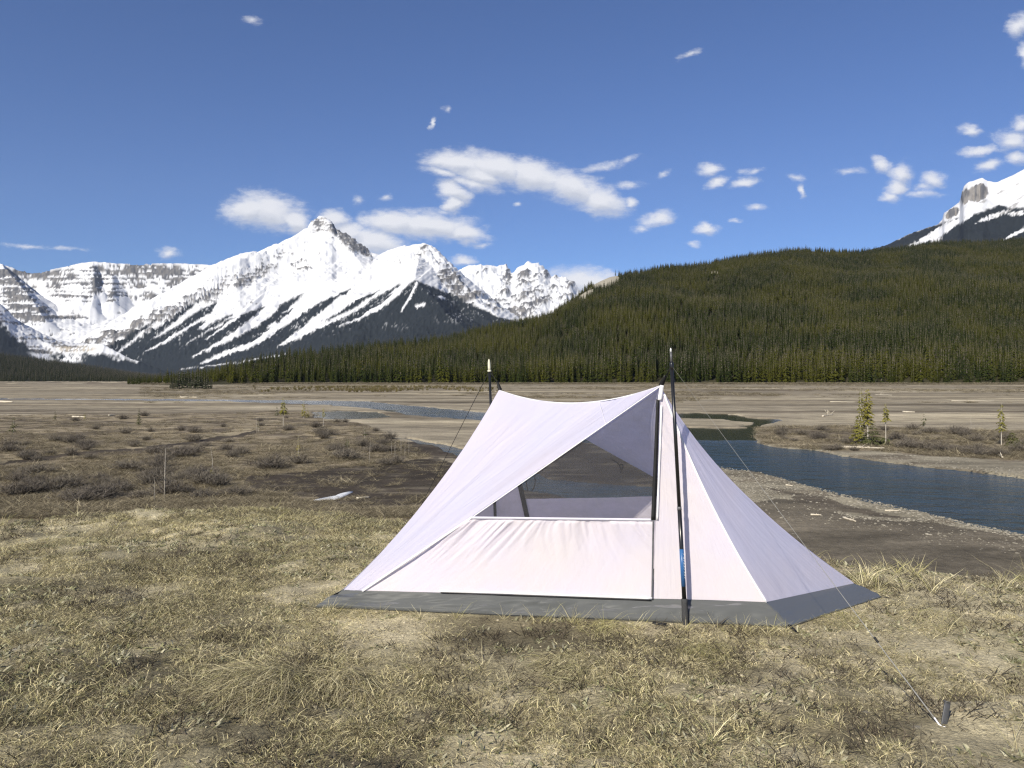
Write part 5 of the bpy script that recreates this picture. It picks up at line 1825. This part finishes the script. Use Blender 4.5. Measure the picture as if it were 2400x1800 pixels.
M_STONE = twig_mat("river_stone", (.17, .155, .122), (.33, .30, .245))
M_CRUMB = twig_mat("dry_earth", (.20, .165, .11), (.50, .44, .31))
stones = mk([stone_mesh(950 + i) for i in range(5)], M_STONE)
crumbs = mk([stone_mesh(960 + i) for i in range(4)], M_CRUMB)
g = np.random.default_rng(65)
n = 60000
u = g.uniform(1640, 2700, n); v = HV + 150 + 260 * g.random(n)
x, D = (u - HU) / F * CZ * F / (v - HV), CZ * F / (v - HV)
keep = ~inpoly(u, v, RIVER) & ~inpoly(u, v, SCRUB_R) & (terrace_edge(x, D) > 8)
keep &= ~((inpoly(u, v, MUD_R) | inpoly(u, v, MUD_R2)) & (g.random(n) < .92))
x, D = x[keep], D[keep]
s_ = .018 + .055 * g.random(len(x)) ** 4
scatter("gravel_stones", np.stack([x, D, ground_z(x, D)], 1), s_ * .7, g.integers(0, 5, len(x)), g.random(len(x)) * 6.28, stones, wid=s_)
x, y, e, g = terrace_points(26000, 7, lo=1.9, hi=6.5)
k = g.random(len(x)) < .25 + .6 * sand_mask(x, y)
x, y = x[k], y[k]
s_ = .0022 + .010 * g.random(len(x)) ** 5
scatter("earth_crumbs", np.stack([x, y, ground_z(x, y)], 1), s_ * .8, g.integers(0, 4, len(x)), g.random(len(x)) * 6.28, crumbs, wid=s_)


# ---- large drooping tussocks, each a thing
def tussock(u, v, label, seed, L=.34, n=620, lean=-.5, cols=(STRAW, GREYB, GREYB, PALE, OLIVE, DARKB), spread=.12):
    g = np.random.default_rng(seed)
    p = flat(u, v, TZ)
    me = tuft_mesh(seed, int(n * 2.2), L * .72, spread * 1.35, .0019, .85, 1.5, cols=cols, name="grass_tussock", dirs=(-1.9 + .5 * g.normal(), .75), mound=L * .17)
    me.materials.append(M_BLADE)
    o = bpy.data.objects.new("grass_tussock", me)
    scene.collection.objects.link(o)
    o.location = (p.x, p.y, zscalar(p.x, p.y))
    tag(o, label, "grass tussock", "grass tussocks round the tent")


tussock(620, 1600, "large drooping tussock of brown grass in the lower left foreground", 901, .34, 900, spread=.16)
tussock(800, 1590, "brown grass tussock right of the large drooping tussock", 902, .28, 600)
tussock(1350, 1560, "grass tussock in front of the tent door", 905, .18, 420, cols=(STRAW, OLIVE, GREYB, PALE), spread=.14)
tussock(1640, 1530, "green tinged grass tussock below the foot of the blue banded pole", 906, .16, 320, cols=(OLIVE, YELG, STRAW, GREYB), spread=.10)
tussock(1420, 1470, "yellow green tuft against the grey tent floor by the zip", 907, .14, 200, cols=(YELG, OLIVE, STRAW), spread=.10)
tussock(1960, 1450, "short green tuft beside the right corner of the tent", 908, .12, 260, cols=(OLIVE, YELG, STRAW), spread=.12)
tussock(2180, 1450, "olive grass tuft right of the tent corner", 909, .16, 320, cols=(OLIVE, STRAW, GREYB), spread=.14)


# ------------------------------------------------------------------ the air of the valley
def build_haze():
    x0, x1, y0, y1, z0, z1 = -14000, 14000, -3000, 12600, -40, 3200
    V = np.array([(x, y, z) for z in (z0, z1) for y in (y0, y1) for x in (x0, x1)], float)
    f = [0, 2, 3, 1, 4, 5, 7, 6, 0, 1, 5, 4, 2, 6, 7, 3, 0, 4, 6, 2, 1, 3, 7, 5]
    m = bpy.data.materials.new("valley_air")
    m.use_nodes = True
    nt = m.node_tree
    nt.nodes.clear()
    out = nt.nodes.new("ShaderNodeOutputMaterial")
    pv_ = nt.nodes.new("ShaderNodeVolumePrincipled")
    pv_.inputs["Color"].default_value = (.62, .74, .95, 1)
    pv_.inputs["Density"].default_value = 1.4e-5
    pv_.inputs["Anisotropy"].default_value = 0.0
    nt.links.new(pv_.outputs[0], out.inputs["Volume"])
    o = mesh_np("haze", V, f, 4, m)
    tag(o, kind="stuff")


build_haze()
